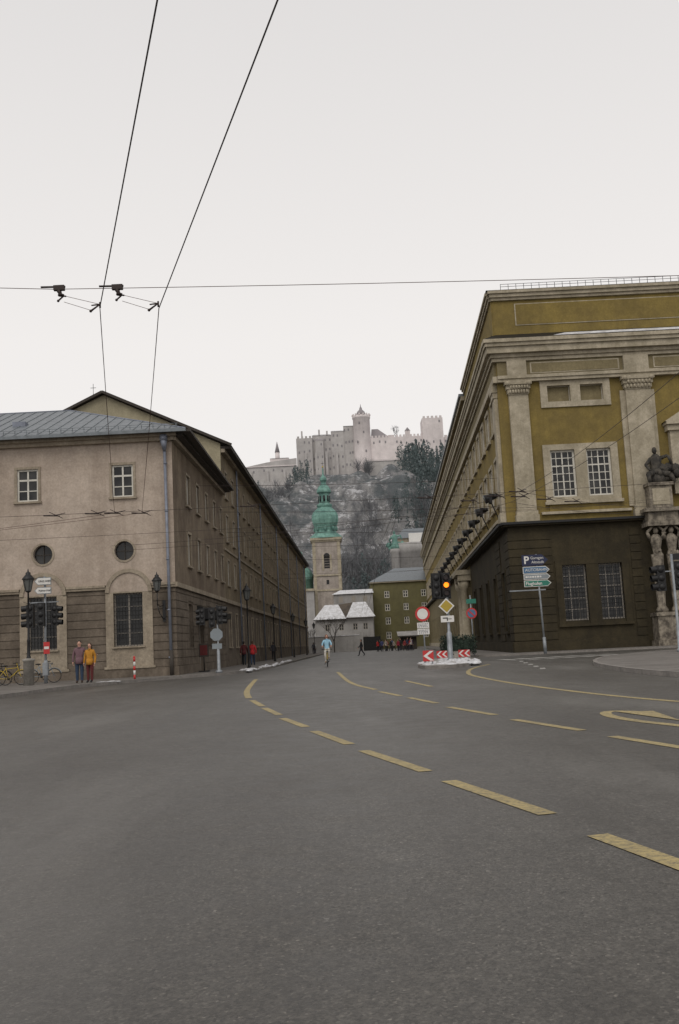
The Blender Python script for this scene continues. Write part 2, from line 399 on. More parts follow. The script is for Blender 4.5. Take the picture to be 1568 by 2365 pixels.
ez,ry,rz,rx=12.72,58.2,16.0,-15.9
A=(-7.75,50.1,ez);B=(-34,50.1,ez);C=(rx,ry,rz);D=(-34,ry,rz);E=(-7.5,70.2,ez);G_=(rx,70.2,rz)
rf.poly([B,A,C,D],ZINC); rf.poly([A,E,G_,C],BROWNROOF)
for i in range(40):
    x=-8.6-.62*i
    top=1.0 if x<rx else ( -7.75-x)/(-7.75-rx)
    p0=Vector((x,50.12,ez+.02)); p1=Vector((x,50.1+(ry-50.1)*top,ez+(rz-ez)*top+.02))
    if top>.03: rf.tube(p0,p1,.022,.022,ZINC,4,False)
rf.tube(A,C,.05,.05,ZINCL,6); rf.tube(C,D,.05,.05,ZINCL,6)
rf.box(-34,-7.72,50.02,50.16,12.56,12.72,ZINC); rf.box(-7.86,-7.5,50.17,70.2,12.56,12.70,DKBR)
rf.poly([(-34,50.16,12.60),(-7.8,50.16,12.60),(-7.8,50.9,12.60),(-34,50.9,12.60)],DKBR)
for i in range(44): rf.box(-8.3-.6*i,-8.26-.6*i,50.5,50.53,12.88,13.1,ZINC)
for zz in (12.98,13.09): rf.box(-34,-8.2,50.50,50.525,zz,zz+.02,ZINC)
rf.box(-17.7,-17.0,53.2,53.8,13.9,14.25,ZINCL)
rf.obj('roof',LB)
dp=MB(); dp.path([(-8.95,50.5,12.5),(-8.95,50.5,12.2)],.2,ZINCL,10); dp.tube((-8.95,50.5,12.25),(-8.95,50.68,11.7),.19,.09,ZINCL,10)
dp.tube((-8.95,50.72,11.7),(-8.88,50.72,0.15),.075,.075,ZINCL,10)
for zz in (1,3.4,6,8.5,11): dp.tube((-8.93,50.72,zz),(-8.93,50.72,zz+.08),.095,.095,ZINCL,10)
dp.tube((-8.87,50.70,.1),(-8.87,50.70,1.4),.095,.095,DKBR,10)
dp.obj('downpipe',LB)
LG=empty('long_street_building')
s0,s1=19.2,129.0
s=MB(); s.M=FS
cols=[]; c=20.6
while c<s1-2: cols.append(c); c+=3.75
rows=[(5.9,7.7),(9.1,11.0),(12.3,14.2)]
ops=[(c,c+1.15,a,b) for c in cols for a,b in rows]; gops=[(c,c+1.15,1.5,3.9) for c in cols]
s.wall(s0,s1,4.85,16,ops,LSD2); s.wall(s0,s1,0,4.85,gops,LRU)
s.obj('street_wall',LG)
s=MB(); s.M=FS
s.box(s0,s1,0,.14,4.6,4.86,LTR); s.box(s0,s1,0,.08,8.35,8.5,LTR); s.box(s0,s1,0,.3,15.4,15.65,LTR); s.box(s0,s1,0,.75,15.65,15.85,DKBR); s.box(s0,s1,0,.08,0,.6,LRU)
for i,c in enumerate(cols):
    for a,b in rows:
        s.window(c,c+1.15,a,b,LSD2,WFR,2,3,.12,.05,.09); s.surround(c,c+1.15,a,b,.14,.06,LTR,.1)
    s.window(c,c+1.15,1.5,3.9,LRU,FRD,2,4,.2,.05,.07); s.surround(c,c+1.15,1.5,3.9,.12,.05,LTR,.1)
for q in (26.9,45.7,64.4,83.2,101.9,120.7): s.tube((q,.16,0),(q,.16,15.6),.07,.07,ZINCL,6)
s.obj('windows_and_trim',LG)
s=MB()
y0=70.1
s.poly([(-25.5,y0,0),(-8.35,y0,0),(-8.35,y0,16.05),(-16.7,y0,20.05),(-25.5,y0,16.05)],GAB)
s.obj('gable_wall',LG)
s=MB()
def roofq(a,b,dz=0): 
    s.poly([(a[0],69.7,a[1]+dz),(b[0],69.7,b[1]+dz),(b[0]+1.6,180,b[1]+dz),(a[0]+1.6,180,a[1]+dz)],BROWNROOF)
roofq((-7.55,15.9),(-16.7,20.25)); roofq((-16.7,20.25),(-26,15.9))
s.tube((-7.5,69.75,15.85),(-16.7,69.75,20.22),.13,.13,DKBR,4); s.tube((-16.7,69.75,20.22),(-26,69.75,15.85),.13,.13,DKBR,4)
s.poly([(-26,180,0),(-6.8,180,0),(-6.8,180,16),(-15.1,180,20.2),(-26,180,16)],LSD2)
s.tube((-17.4,70,20.0),(-17.4,70,20.9),.02,.02,DARK,4); s.tube((-17.6,70,20.6),(-17.2,70,20.6),.02,.02,DARK,4)
for q in (92,131,150): s.box(-12.5,-11.6,q,q+1.5,16.5,19.2,LSD)
s.obj('roof',LG)
# ------------------------------------------------------------------ RIGHT BUILDING
RB=empty('ochre_palace')
FF=frame(11.5,67.9,1,0,0,-1)
w=MB(); w.M=FF
mw=[(3.3,5.0,10.6,13.9),(5.8,7.5,10.6,13.9)]
aw=[(3.45,5.05,17.35,18.5),(5.75,7.35,17.35,18.5),(13.4,15,17.35,18.5)]
rw=[(12.3,14.4,10.6,14.4)]
w.wall(0,34,8.98,20.4,mw+aw+rw,OCH)
gw=[(3.5,5.15,2.1,5.9),(6.0,7.6,2.1,5.9)]
w.wall(0,34,0,8.98,gw,BASE,.0)
w.obj('front_walls',RB)
t=MB(); t.M=FF
for a in (.7,8.85,17):
    wd=1.35 if a<1 else 1.75
    t.box(a,a+wd,0,.35,9.75,17.9,CRM); t.box(a-.13,a+wd+.13,0,.5,9.0,9.45,CRM); t.box(a-.07,a+wd+.07,0,.43,9.45,9.75,CRM)
    if a>1: t.box(a-.35,a,0,.15,9.75,17.9,CRM); t.box(a+wd,a+wd+.3,0,.15,9.75,17.9,CRM)
    for j,(e,z0,z1) in enumerate([(.02,17.9,18.0),(.08,18.0,18.3),(.16,18.3,18.6),(.26,18.6,18.85)]): t.box(a-e,a+wd+e,0,.38+e,z0,z1,CRM)
    for i in range(7):
        x=a+wd*(i+.5)/7
        t.ell((x,.5,18.12),(.09,.1,.16),CRM,6,4); t.ell((x+.05,.58,18.42),(.09,.1,.14),CRM,6,4)
    t.ell((a-.05,.6,18.68),(.18,.16,.18),CRM,8,5); t.ell((a+wd+.05,.6,18.68),(.18,.16,.18),CRM,8,5)
    t.box(a,a+wd,0,.45,19.3,20.35,CRM)
t.box(.0,34,-.0,.36,18.86,19.08,CRM); t.box(.0,34,0,.46,19.08,19.3,CRM)
t.box(.05,34,0,.2,19.3,20.35,OCHG)
for a,b in ((2.35,8.6),(11,16.8)):
    t.box(a,b,.2,.24,19.42,20.22,CRM); t.box(a+.1,b-.1,.24,.26,19.5,20.14,OCHG)
for e,z0,z1 in [(.35,20.35,20.6),(.5,20.6,20.85),(.8,20.85,21.3),(.95,21.3,21.55),(1.08,21.55,21.8)]: t.box(-e*.85,34,0,e,z0,z1,CRM)
t.add([(-.9,1.05,21.81),(34,1.05,21.81),(34,.1,22.35),(.1,.1,22.35)],[(0,1,2,3)],DARK)
t.add([(4,.85,21.93),(34,.85,21.93),(34,.35,22.23),(5,.35,22.23)],[(0,1,2,3)],SNOW)
t.box(.05,34,-.3,.02,21.8,25.0,OCH)
t.box(1.6,34,.02,.06,23.0,24.6,CRM); t.box(1.68,34,.06,.075,23.06,24.54,OCH)
t.box(-.05,34,-.1,.2,24.85,25.05,CRM); t.box(-.15,34,-.1,.35,25.05,25.3,CRM); t.box(-.28,34,-.1,.48,25.3,25.5,CRM)
t.box(2.8,3.3,0,.14,10.3,14.3,CRM); t.box(5.0,5.8,0,.14,10.3,14.3,CRM); t.box(7.5,8.0,0,.14,10.3,14.3,CRM)
t.box(3.3,5.0,0,.135,13.9,14.3,CRM); t.box(5.8,7.5,0,.135,13.9,14.3,CRM); t.box(2.7,8.1,0,.3,10.08,10.3,CRM)
t.box(3.3,5.0,0,.135,10.3,10.6,CRM); t.box(5.8,7.5,0,.135,10.3,10.6,CRM); t.box(3.0,7.8,0,.1,9.62,10.08,OCH)
t.box(2.95,3.45,0,.12,16.95,18.85,CRM); t.box(5.05,5.75,0,.12,16.95,18.85,CRM); t.box(7.35,7.85,0,.12,16.95,18.85,CRM)
for a,b in ((3.45,5.05),(5.75,7.35)): t.box(a,b,0,.115,18.5,18.85,CRM); t.box(a,b,0,.115,16.95,17.35,CRM)
t.box(12.9,13.4,0,.12,16.95,18.85,CRM); t.box(15,15.5,0,.12,16.95,18.85,CRM);t.box(13.4,15,0,.115,18.5,18.85,CRM); t.box(13.4,15,0,.115,16.95,17.35,CRM)
t.box(11.6,12.3,0,.5,10.4,14.8,CRM); t.box(14.4,15.1,0,.5,10.4,14.8,CRM); t.box(11.4,15.3,0,.7,14.8,15.2,CRM); t.box(11.3,15.4,0,.9,15.2,15.4,CRM)
t.add([(11.2,.9,15.4),(15.5,.9,15.4),(13.35,.9,16.7),(11.2,0,15.4),(15.5,0,15.4),(13.35,0,16.7)],[(0,1,2),(0,2,5,3),(1,4,5,2)],CRM)
t.box(12.3,14.4,0,.2,14.4,14.8,CRM)
t.box(2.4,8.6,0,.28,9.42,9.6,CRM)
t.box(-.35,34,0,.42,8.7,8.82,BASE); t.box(-.5,34,0,.6,8.82,8.98,DARK)
zz=.9
while zz<8.3:
    for a,b in ((-.06,2.9),(8.3,9.0)): t.box(a,b,0,.07,zz,zz+.52,BASE)
    zz+=.57
t.box(-.15,9.0,0,.2,0,.85,BASE)
t.box(3.05,3.5,0,.12,1.9,6.2,BASE); t.box(7.6,8.05,0,.12,1.9,6.2,BASE); t.box(3.5,7.6,0,.12,5.9,6.2,BASE); t.box(3.0,8.1,0,.2,1.7,1.9,BASE); t.box(5.15,6.0,0,.1,1.9,5.9,BASE)
t.obj('front_trim',RB)
wi=MB(); wi.M=FF
for o in mw: wi.window(*o,CRM,WFR,4,6,.18,.05,.13,mid=4)
for o in rw: wi.window(*o,CRM,WFR,4,6,.3,.05,.13,mid=4)
for o in aw: wi.window(*o,CRM,WFR,1,1,.3,.03,.02,gm=OCHG)
for o in gw:
    wi.window(*o,BASE,FRD,3,5,.35,.05,.1)
    a,b,z0,z1=o
    for i in range(1,8): x=a+(b-a)*i/8; wi.box(x-.018,x+.018,.03,.06,z0,z1,DARK)
    for i in range(1,14): q=z0+(z1-z0)*i/14; wi.box(a,b,.06,.08,q-.016,q+.016,DARK)
wi.obj('front_windows',RB)
p=MB(); p.M=FF
for a in (9.35,15.4):
    p.box(a-.15,a+2.1,0,1.5,0,.5,STAT); p.box(a,a+1.95,0,1.35,.5,2.1,STAT); p.box(a-.1,a+2.05,0,1.45,2.1,2.35,STAT)
    for q in (.45,1.5):
        p.lathe((a+q,.95,2.35),[(.42,0),(.42,.15),(.34,.3),(.27,.4),(.38,3.2),(.42,3.9)],STAT,12)
        p.lathe((a+q,.95,6.2),[(.30,0),(.26,.25),(.36,.8),(.42,1.1),(.25,1.35),(.12,1.45)],STAT,12)
        p.ell((a+q,1.05,7.85),(.18,.2,.24),STAT,10,7)
        p.tube((a+q-.38,.95,7.25),(a+q-.6,1.15,7.75),.13,.10,STAT,8); p.tube((a+q-.6,1.15,7.75),(a+q-.18,1.1,8.15),.10,.08,STAT,8)
        p.tube((a+q+.38,.95,7.25),(a+q+.6,1.15,7.75),.13,.10,STAT,8); p.tube((a+q+.6,1.15,7.75),(a+q+.18,1.1,8.15),.10,.08,STAT,8)
        for i in range(6): p.ell((a+q+U(-.3,.3),1.15,U(5.9,6.5)),(.14,.12,.22),STAT,6,5)
    p.box(a-.15,a+2.1,0,1.5,8.15,8.45,STAT); p.box(a-.05,a+2.0,0,1.4,8.45,9.1,STAT); p.box(a-.3,a+2.25,0,1.7,9.1,9.35,STAT)
    p.box(a+.2,a+1.75,.1,1.3,9.35,10.9,STAT); p.box(a+.4,a+1.55,1.3,1.34,9.6,10.7,CRM); p.box(a+.1,a+1.85,0,1.45,10.9,11.1,STAT)
p.box(11.6,15.2,0,1.2,8.3,9.1,STAT); p.box(11.5,15.3,0,1.5,9.1,9.35,STAT)
p.box(11.8,15.1,.02,.1,.1,7.6,plain('portal_door',(.05,.035,.02),.6))
p.box(11.5,11.8,0,.4,0,8,STAT); p.box(15.05,15.35,0,.4,0,8,STAT); p.box(11.8,15.1,0,.4,7.6,8.3,STAT)
p.obj('portal',RB)
def statue(name,cx,cy,cz,M=None,mat=SDRK):
    b=MB(); 
    if M: b.M=M
    b.lathe((cx,cy,cz),[(.65,0),(.6,.4),(.42,.9),(.36,1.3),(.44,1.75),(.2,2.0),(.1,2.1)],mat,12)
    b.ell((cx-.05,cy+.1,cz+2.3),(.17,.2,.24),mat,9,7)
    b.tube((cx-.3,cy,cz+1.75),(cx-.75,cy+.2,cz+1.3),.15,.11,mat,8); b.tube((cx-.75,cy+.2,cz+1.3),(cx-.5,cy+.45,cz+.8),.11,.08,mat,8)
    b.tube((cx+.3,cy,cz+1.75),(cx+.8,cy+.2,cz+1.9),.15,.1,mat,8); b.tube((cx+.8,cy+.2,cz+1.9),(cx+1.0,cy+.3,cz+1.3),.1,.08,mat,8)
    b.tube((cx-.2,cy+.2,cz+.7),(cx-.75,cy+.6,cz+.6),.24,.18,mat,8); b.tube((cx-.75,cy+.6,cz+.6),(cx-.7,cy+.65,cz),.17,.12,mat,8)
    b.tube((cx+.2,cy+.2,cz+.7),(cx+.75,cy+.55,cz+.55),.24,.18,mat,8); b.tube((cx+.75,cy+.55,cz+.55),(cx+1.0,cy+.65,cz),.17,.12,mat,8)
    for i in range(14): b.ell((cx+U(-1.0,1.3),cy+U(0,.4),cz+U(.1,1.1)),(U(.2,.4),.28,U(.2,.4)),mat,8,5,.2)
    return b.obj(name)
statue('stone_statue',10.35,.7,11.1,FF); statue('stone_statue',16.4,.7,11.1,FF)
mR=.0479;k=math.hypot(1,mR)
FR=frame(11.5,67.9,mR/k,1/k,-1/k,mR/k)
E=168.0
s=MB(); s.M=FR
cols=[2.6+8.3*i for i in range(20)]
ops=[]
for c in cols: ops+=[(c,c+2.0,10.7,14.0),(c+4.1,c+6.1,10.7,14.0),(c,c+2.0,16.0,18.3),(c+4.1,c+6.1,16.0,18.3)]
ops=[o for o in ops if o[1]<E-.5]
s.wall(0,E,8.98,20.4,ops,OCH)
gops=[(c+.1,c+1.8,1.6,5.8) for c in [2.8,9.2,15.6,22.0,28.4]]+[(c,c+1.8,1.6,5.4) for c in [40+5.2*i for i in range(24)]]
s.wall(0,34,0,8.98,[o for o in gops if o[1]<34],BASE); s.wall(34,E,0,8.98,[o for o in gops if o[0]>34],OCHG)
s.obj('side_walls',RB)
s=MB(); s.M=FR
for o in ops:
    s.window(*o,CRM,WFR,3,5 if o[3]<15 else 3,.12,.06,.14); s.surround(*o,.24,.1,CRM,.16)
for o in gops:
    if o[0]<34: s.window(*o,BASE,TEAL,2,4,.15,.1,.2); s.surround(*o,.2,.1,BASE,.15)
    else: s.window(*o,OCHG,FRD,2,4,.2,.06,.1)
s.obj('side_windows',RB)
s=MB(); s.M=FR
for a in [.35]: 
    s.box(a,a+1.3,0,.25,9.75,17.9,CRM); s.box(a-.1,a+1.4,0,.4,9.0,9.75,CRM)
    for e,z0,z1 in [(.05,17.9,18.3),(.12,18.3,18.85)]: s.box(a-e,a+1.3+e,0,.28+e,z0,z1,CRM)
s.box(-.3,E,0,.3,18.86,19.3,CRM); s.box(.1,E,0,.15,19.3,20.35,OCHG)
for e,z0,z1 in [(.3,20.352,20.602),(.45,20.602,20.852),(.7,20.852,21.302),(.8,21.302,21.552),(.9,21.552,21.802)]: s.box(0,E,0.0,e,z0,z1,CRM)
s.add([(-.1,.88,21.81),(E,.88,21.81),(E,.1,22.35),(-.1,.1,22.35)],[(0,1,2,3)],DARK)
s.box(.02,26.5,-.25,.04,21.8,25.0,OCH); s.box(26.5,E,-.25,.04,21.8,24.4,OCH)
s.box(-.02,26.5,-.1,.18,24.86,25.06,CRM); s.box(-.02,26.5,-.1,.3,25.06,25.3,CRM); s.box(-.02,26.6,-.1,.42,25.3,25.5,CRM)
s.box(26.6,E,-.1,.4,24.3,24.7,CRM); s.box(26.6,E,-.1,.6,24.7,24.95,ZINC)
s.box(1.9,E,0,.28,9.42,9.62,CRM); s.box(1.9,E,0,.5,9.2,9.42,CRM)
s.box(-.02,E,0,.42,8.7,8.82,BASE); s.box(-.02,E,0,.6,8.82,8.98,DARK)
zz=.9
while zz<8.3:
    s.box(0,2.4,0,.07,zz,zz+.52,BASE); s.box(5.6,8.6,0,.07,zz,zz+.52,BASE); zz+=.57
s.box(0,34,0,.2,0,.85,BASE); s.box(34,E,0,.15,0,.8,CRM)
for a in (35,39.5): s.lathe((a,.7,0),[(.6,0),(.6,1.6),(.42,1.7),(.38,6.3),(.6,6.6),(.6,7.2)],CRM,12); s.box(a-.7,a+.7,0,1.3,7.2,7.8,CRM)
s.box(34.2,40.3,0,1.5,7.8,8.3,CRM)
s.obj('side_trim',RB)
rf=MB()
rf.poly([(11.1,67.4,25.52),(45.5,67.4,25.52),(45.5,78,28.6),(19,78,28.6)],ZINC)
rf.poly([(11.1,67.4,25.52),(19,78,28.6),(20.5,94,28.6),(12.4,94.5,25.52)],ZINC)
rf.poly([(12.6,94.5,24.96),(20.5,94.5,28.2),(27,236,28.2),(19.4,236,24.96)],BROWNROOF)
rf.poly([(19,78,28.6),(45.5,78,28.6),(45.5,94,28.6),(20.5,94,28.6)],ZINC)
for i in range(60): rf.box(12.2+.55*i,12.23+.55*i,67.75,67.78,25.6,26.05,DARK)
for q in (25.85,26.03): rf.box(12.2,45,67.745,67.77,q,q+.025,DARK)
rf.obj('roof',RB)
rb=MB(); rb.poly([(19.3,236,0),(40,236,0),(40,236,25),(19.3,236,25)],OCH); rb.poly([(45.5,67.9,0),(45.5,236,0),(45.5,236,25),(45.5,67.9,25)],OCH); rb.obj('back_walls',RB)
for i in range(16):
    sy=3.2+7.6*i
    b=MB(); b.M=FR@Matrix.Translation((sy,.2,10.3))
    b.tube((0,0,-.6),(0,.45,.6),.05,.05,DARK,6); b.tube((0,.45,.6),(0,.5,1.0),.06,.06,DARK,6)
    b.tube((0,.2,1.05),(0,.9,.85),.20,.34,DARK,12); b.tube((0,-.05,1.1),(0,.2,1.05),.12,.2,DARK,10)
    b.tube((0,.9,.85),(0,.93,.84),.30,.30,LAMPG,12); b.box(-.38,-.33,.4,.6,.55,1.2,DARK); b.box(.33,.38,.4,.6,.55,1.2,DARK)
    b.obj('facade_floodlight')
# ------------------------------------------------------------------ END OF STREET
gb=empty('olive_green_house'); b=MB()
b.M=frame(6.4,230,1,0,0,-1)
ops=[(c,c+1.15,z0,z0+1.6) for c in (3.0,7.3,11.5) for z0 in (2.2,5.5,8.6,11.6)]
b.wall(0,16,0,15.3,ops,GREENB)
for o in ops: b.window(*o,GREENB,WFR,2,2,.15,.12,.16)
b.box(-.4,16,0,.5,15.1,15.35,CRM)
b.add([(0,0,0),(0,0,15.3),(0,-20,15.3),(0,-20,0)],[(0,1,2,3)],GREENB)
b.add([(-.5,.6,15.36),(16,.6,15.36),(16,-9,19),(6,-9,19)],[(0,1,2,3)],ZINC); b.add([(-.5,.6,15.36),(6,-9,19),(6,-14,19),(-.5,-20,15.36)],[(0,1,2,3)],ZINC)
b.box(-3.4,-.02,-.5,.0,0,8.8,GREENB); b.window(-2.3,-1.2,5.3,6.9,GREENB,WFR,2,2,-.05,.12,.16,rev=False)
b.add([(-3.6,.2,8.8),(.0,.2,8.8),(-.0,-4,10.5),(-3.6,-4,10.5)],[(0,1,2,3)],ZINC)
b.add([(-3.4,0,0),(-3.4,0,8.8),(-3.4,-10,8.8),(-3.4,-10,0)],[(0,1,2,3)],GREENB)
b.obj('walls_and_roof',gb)
sh=empty('snow_roofed_house'); b=MB(); b.M=frame(-6.3,215,1,0,0,-1)
b.wall(0,12.4,0,7,[(c,c+1,z0,z0+1.4) for c in (2,5,8,10.2) for z0 in (1.5,4.4)],GREYW)
for c in (2,5,8,10.2):
    for z0 in (1.5,4.4): b.window(c,c+1,z0,z0+1.4,GREYW,FRD,2,2,.15,.08,.1)
b.add([(-.5,.6,6.9),(6.6,.6,6.9),(5.0,-5,10.2),(2.0,-5,10.2)],[(0,1,2,3)],SNOW); b.add([(6.6,.6,7.1),(12.9,.6,7.1),(11,-4,10.5),(8.2,-4,10.5)],[(0,1,2,3)],SNOW)
b.add([(-.5,.6,6.9),(2,-5,10.2),(-.5,-9,6.9)],[(0,1,2)],BROWNROOF); b.add([(6.6,.6,6.9),(5,-5,10.2),(8.2,-4,10.5)],[(0,1,2)],BROWNROOF); b.add([(12.9,.6,7.1),(11,-4,10.5),(12.9,-8,7.1)],[(0,1,2)],BROWNROOF)
b.box(-.5,12.9,.5,.7,6.75,6.9,DKBR)
b.box(4,12.8,-14,-8,0,12.6,GREYW); b.add([(3.6,-7.6,12.6),(13,-7.6,12.6),(13,-14,13.8),(5.5,-14,13.8)],[(0,1,2,3)],SNOW)
for q in (5.2,8,10.6): b.box(q,q+.9,-8,-7.95,10.7,12,FRD)
b.obj('walls_and_roof',sh)
b=MB(); b.box(-7.2,2.6,190,190.5,0,3.0,GREYW); b.box(-7.3,2.7,189.9,190.6,3.0,3.15,SNOW); b.box(2.6,3.3,189.8,190.7,0,3.6,GREYW)
b.obj('boundary_wall')
b=MB(); b.box(3.3,6.6,190,190.15,0,2.6,DARK); 
for i in range(12): b.box(3.4+i*.27,3.43+i*.27,189.9,190,0,3.0,DARK)
b.obj('iron_gate')
b=MB(); b.box(9.2,12.0,170,172,0,2.3,DKBR); b.add([(8.8,169.2,2.3),(12.4,169.2,2.3),(12.4,172,3.1),(8.8,172,3.1)],[(0,1,2,3)],GREYW); b.box(8.8,12.4,169.18,169.22,2.1,2.32,DKBR); b.obj('kiosk')
ct=empty('church_tower'); b=MB(); cx,cy=-4.5,300; hw=4.05
for rot in range(4):
    b.M=Matrix.Translation((cx,cy,0))@Matrix.Rotation(rot*math.pi/2,4,'Z')@frame(0,-hw,1,0,0,-1)
    ops=[(-.9,.9,24.2,28.0)]
    b.wall(-hw,hw,0,32.6,ops,TOWR)
    b.window(-.9,.9,24.2,28.0,TOWR,TOWR,1,5,.6,.12,.1,gm=DARK)
    n=8
    for i in range(n):
        t0,t1=math.pi*i/n,math.pi*(i+1)/n
        b.add([(0,.03,28),(.9*math.cos(t0),.03,28+.9*math.sin(t0)),(.9*math.cos(t1),.03,28+.9*math.sin(t1))],[(0,1,2)],DARK)
    b.box(-hw,-hw+.8,0,.18,0,32.4,CRM); b.box(hw-.8,hw,0,.18,0,32.4,CRM)
    b.box(-1.4,-.95,0,.2,23.6,28.4,CRM); b.box(.95,1.4,0,.2,23.6,28.4,CRM)
    b.box(-hw,hw,0,.25,17.5,18,CRM); b.box(-hw,hw,0,.25,22,22.4,CRM)
    b.box(-.4,.4,0,.05,19.5,20.8,DARK)
b.M=Matrix.Translation((cx,cy,0))
b.box(-hw-.35,hw+.35,-hw-.35,hw+.35,32.3,32.75,CRM); b.box(-hw-.7,hw+.7,-hw-.7,hw+.7,32.75,33.5,CRM)
b.obj('tower_shaft',ct)
b=MB(); b.M=Matrix.Translation((cx,cy,33.5))
b.lathe((0,0,0),[(5.4,0),(5.3,.35),(4.4,1.1),(3.5,1.8),(3.3,2.5),(3.45,3.6),(4.0,4.6),(4.35,5.8),(4.3,7.0),(3.7,8.2),(2.7,9.1),(2.2,9.6),(2.5,10.1),(2.5,10.5),(1.75,10.8),(1.65,13.6),(1.75,13.9),(2.35,14.3),(2.3,14.9),(1.75,15.9),(1.0,16.7),(.75,17.3),(.8,17.6),(1.15,18.1),(1.1,18.7),(.6,19.3),(.3,19.8),(.22,21.2),(.08,22.2)],COPPER,8,False,.5)
for i in range(8):
    t0=2*math.pi*(i)/8
    x,y=1.55*math.cos(t0),1.55*math.sin(t0); b.tube((x*1.02,y*1.02,11.4),(x*1.02,y*1.02,13.2),.32,.32,DARK,6)
    x,y=3.3*math.cos(t0),3.3*math.sin(t0); b.ell((x,y,3.0),(.45,.45,.8),COPPER,6,5)
b.ell((0,0,22.3),(.3,.3,.3),SYE,8,6); b.tube((0,0,22.5),(0,0,24.0),.07,.07,DARK,4); b.tube((-.5,0,23.4),(.5,0,23.4),.07,.07,DARK,4)
b.obj('copper_spire',ct)
b=MB()
b.box(-16,-8.7,292,320,0,17.5,GREYW); b.box(-16.4,-8.5,291.6,320.4,17.5,18.2,CRM)
b.lathe((-12.2,300,18.2),[(3.2,0),(3.2,3.0),(3.5,3.1),(3.3,4.6),(2.5,6.2),(1.2,7.3),(.8,7.6),(.8,9.2),(1.0,9.4),(.5,10.4),(.08,11.8)],COPPER,12)
b.box(-8.6,-7,297,303,0,20,GREYW)
b.obj('church_with_green_dome')
b=MB(); b.lathe((22,305,6),[(6.6,0),(6.2,22),(6.5,22.2),(6.5,25.2)],GREYW,24); b.box(17.5,32,306,320,24,33.2,LTR)
b.add([(17,305.5,33.2),(33,305.5,33.2),(33,312,36.8),(20,312,36.8)],[(0,1,2,3)],ZINC); b.add([(17,305.5,33.2),(20,312,36.8),(17,318,33.2)],[(0,1,2)],ZINC)
b.box(21,26,305.1,306,31.2,34.6,SWH); b.box(20,20.8,305.9,306,29,31,DARK)
for q in (18.6,21.8,24.8,27.8): b.box(q,q+1.1,305.85,306,26.5,28.6,SWH)
b.obj('bastion_house')
statue('copper_statue',16.4,301,29.5,Matrix.Translation((16.4,301,29.5))@Matrix.Scale(2.2,4)@Matrix.Translation((-16.4,-301,-29.5)),COPPER)
b=MB(); b.lathe((16.4,301,8),[(1.6,0),(1.4,20),(1.7,20.5),(1.7,21.5)],GREYW,10); b.obj('statue_column')
# ------------------------------------------------------------------ HILL
def sstep(a,b,x):
    t=max(0,min(1,(x-a)/(b-a))); return t*t*(3-2*t)
def hz(x,y):
    t=(y-340)/260; pts=[(-.2,0),(0,3),(.12,14),(.3,42),(.45,66),(.62,82),(.8,94),(1,105),(1.6,107)]
    z=0
    for (a,za),(c,zc) in zip(pts,pts[1:]):
        if a<=t<=c: z=za+(zc-za)*(t-a)/(c-a); break
    else: z=0 if t<0 else 107
    nz=noise.fractal(Vector((x*.022,y*.022,3)),1,2.1,5); rg=abs(noise.noise(Vector((x*.05,y*.02,7))))
    env=sstep(0,.25,t)*(1-sstep(.75,.98,t)*.85)
    z+=(nz*11+rg*12-4)*env
    z-=11*sstep(-18,-34,x)*sstep(.45,.85,t)
    z*=sstep(-210,-95,x)*(1-sstep(130,260,x))
    return z
NX,NY=260,140; b=MB(); vs=[];fs=[]
for j in range(NY+1):
    for i in range(NX+1):
        x=-230+500*i/NX; y=322+440*(j/NY)**1.15; vs.append((x,y,hz(x,y)))
for j in range(NY):
    for i in range(NX): q=j*(NX+1)+i; fs.append((q,q+1,q+NX+2,q+NX+1))
m,nt,bs=newmat('hazed_rock_and_snow'); p=pos(nt)
n1=noi(nt,pos(nt,(1,.6,1)),.035,6,.7); n2=noi(nt,pos(nt,(1,.5,1.3)),.17,8,.8); n3=noi(nt,pos(nt,(1.6,.6,.5)),.16,7,.75)
rock=mix(nt,ramp(nt,n3,[(.38,0),(.58,1)]),(.13,.135,.145),(.34,.335,.33)); veg=mix(nt,ramp(nt,n2,[(.35,0),(.65,1)]),(.085,.105,.11),(.17,.185,.195))  # hill colours carry painted haze: pale bluish rock and vegetation
col=mix(nt,ramp(nt,n2,[(.54,0),(.585,.9)]),rock,(.68,.68,.70))
col=mix(nt,ramp(nt,n1,[(.44,1),(.52,0)]),col,veg)
nt.links.new(col,bs.inputs['Base Color']); bs.inputs['Roughness'].default_value=.95
bump(nt,n3,bs,1.0,5)
b.add(vs,fs,m,False); b.obj('hill')
def conifer(b,x,y,z,h,mat):
    b.tube((x,y,z-2),(x,y,z+h*.8),.3,.05,mat,4,False)
    for k in range(95):
        t=R()**.8; rr=(1-t)*h*.26+.3; a=U(0,6.28); q=U(.3,1)*rr
        c=Vector((x+q*math.cos(a),y+q*math.sin(a),z+t*h)); s_=U(.4,1.0)*h/17
        b.add([c+Vector((U(-1,1),U(-1,1),U(-.8,.3)))*s_,c+Vector((U(-1,1),U(-1,1),U(-.8,.3)))*s_,c+Vector((U(-.4,.4),U(-.4,.4),1.1))*s_],[(0,1,2)],CONIF2 if R()<.35 else CONIF)
def baretree(b,x,y,z,h,mat):
    b.tube((x,y,z-2),(x,y,z+h*.45),.28,.15,mat,4,False)
    for k in range(80):
        a=U(0,6.28); el=U(.3,1.45); st=U(.15,.6)*h; L=U(.2,.5)*h
        d=Vector((math.cos(a)*math.cos(el),math.sin(a)*math.cos(el),math.sin(el)))
        p0=Vector((x,y,z+st))+d*U(0,.25)*h; p1=p0+d*L; w_=Vector((U(-1,1),U(-1,1),0))*.13
        b.add([p0-w_,p0+w_,p1],[(0,1,2)],mat)
random.seed(11)
b=MB()
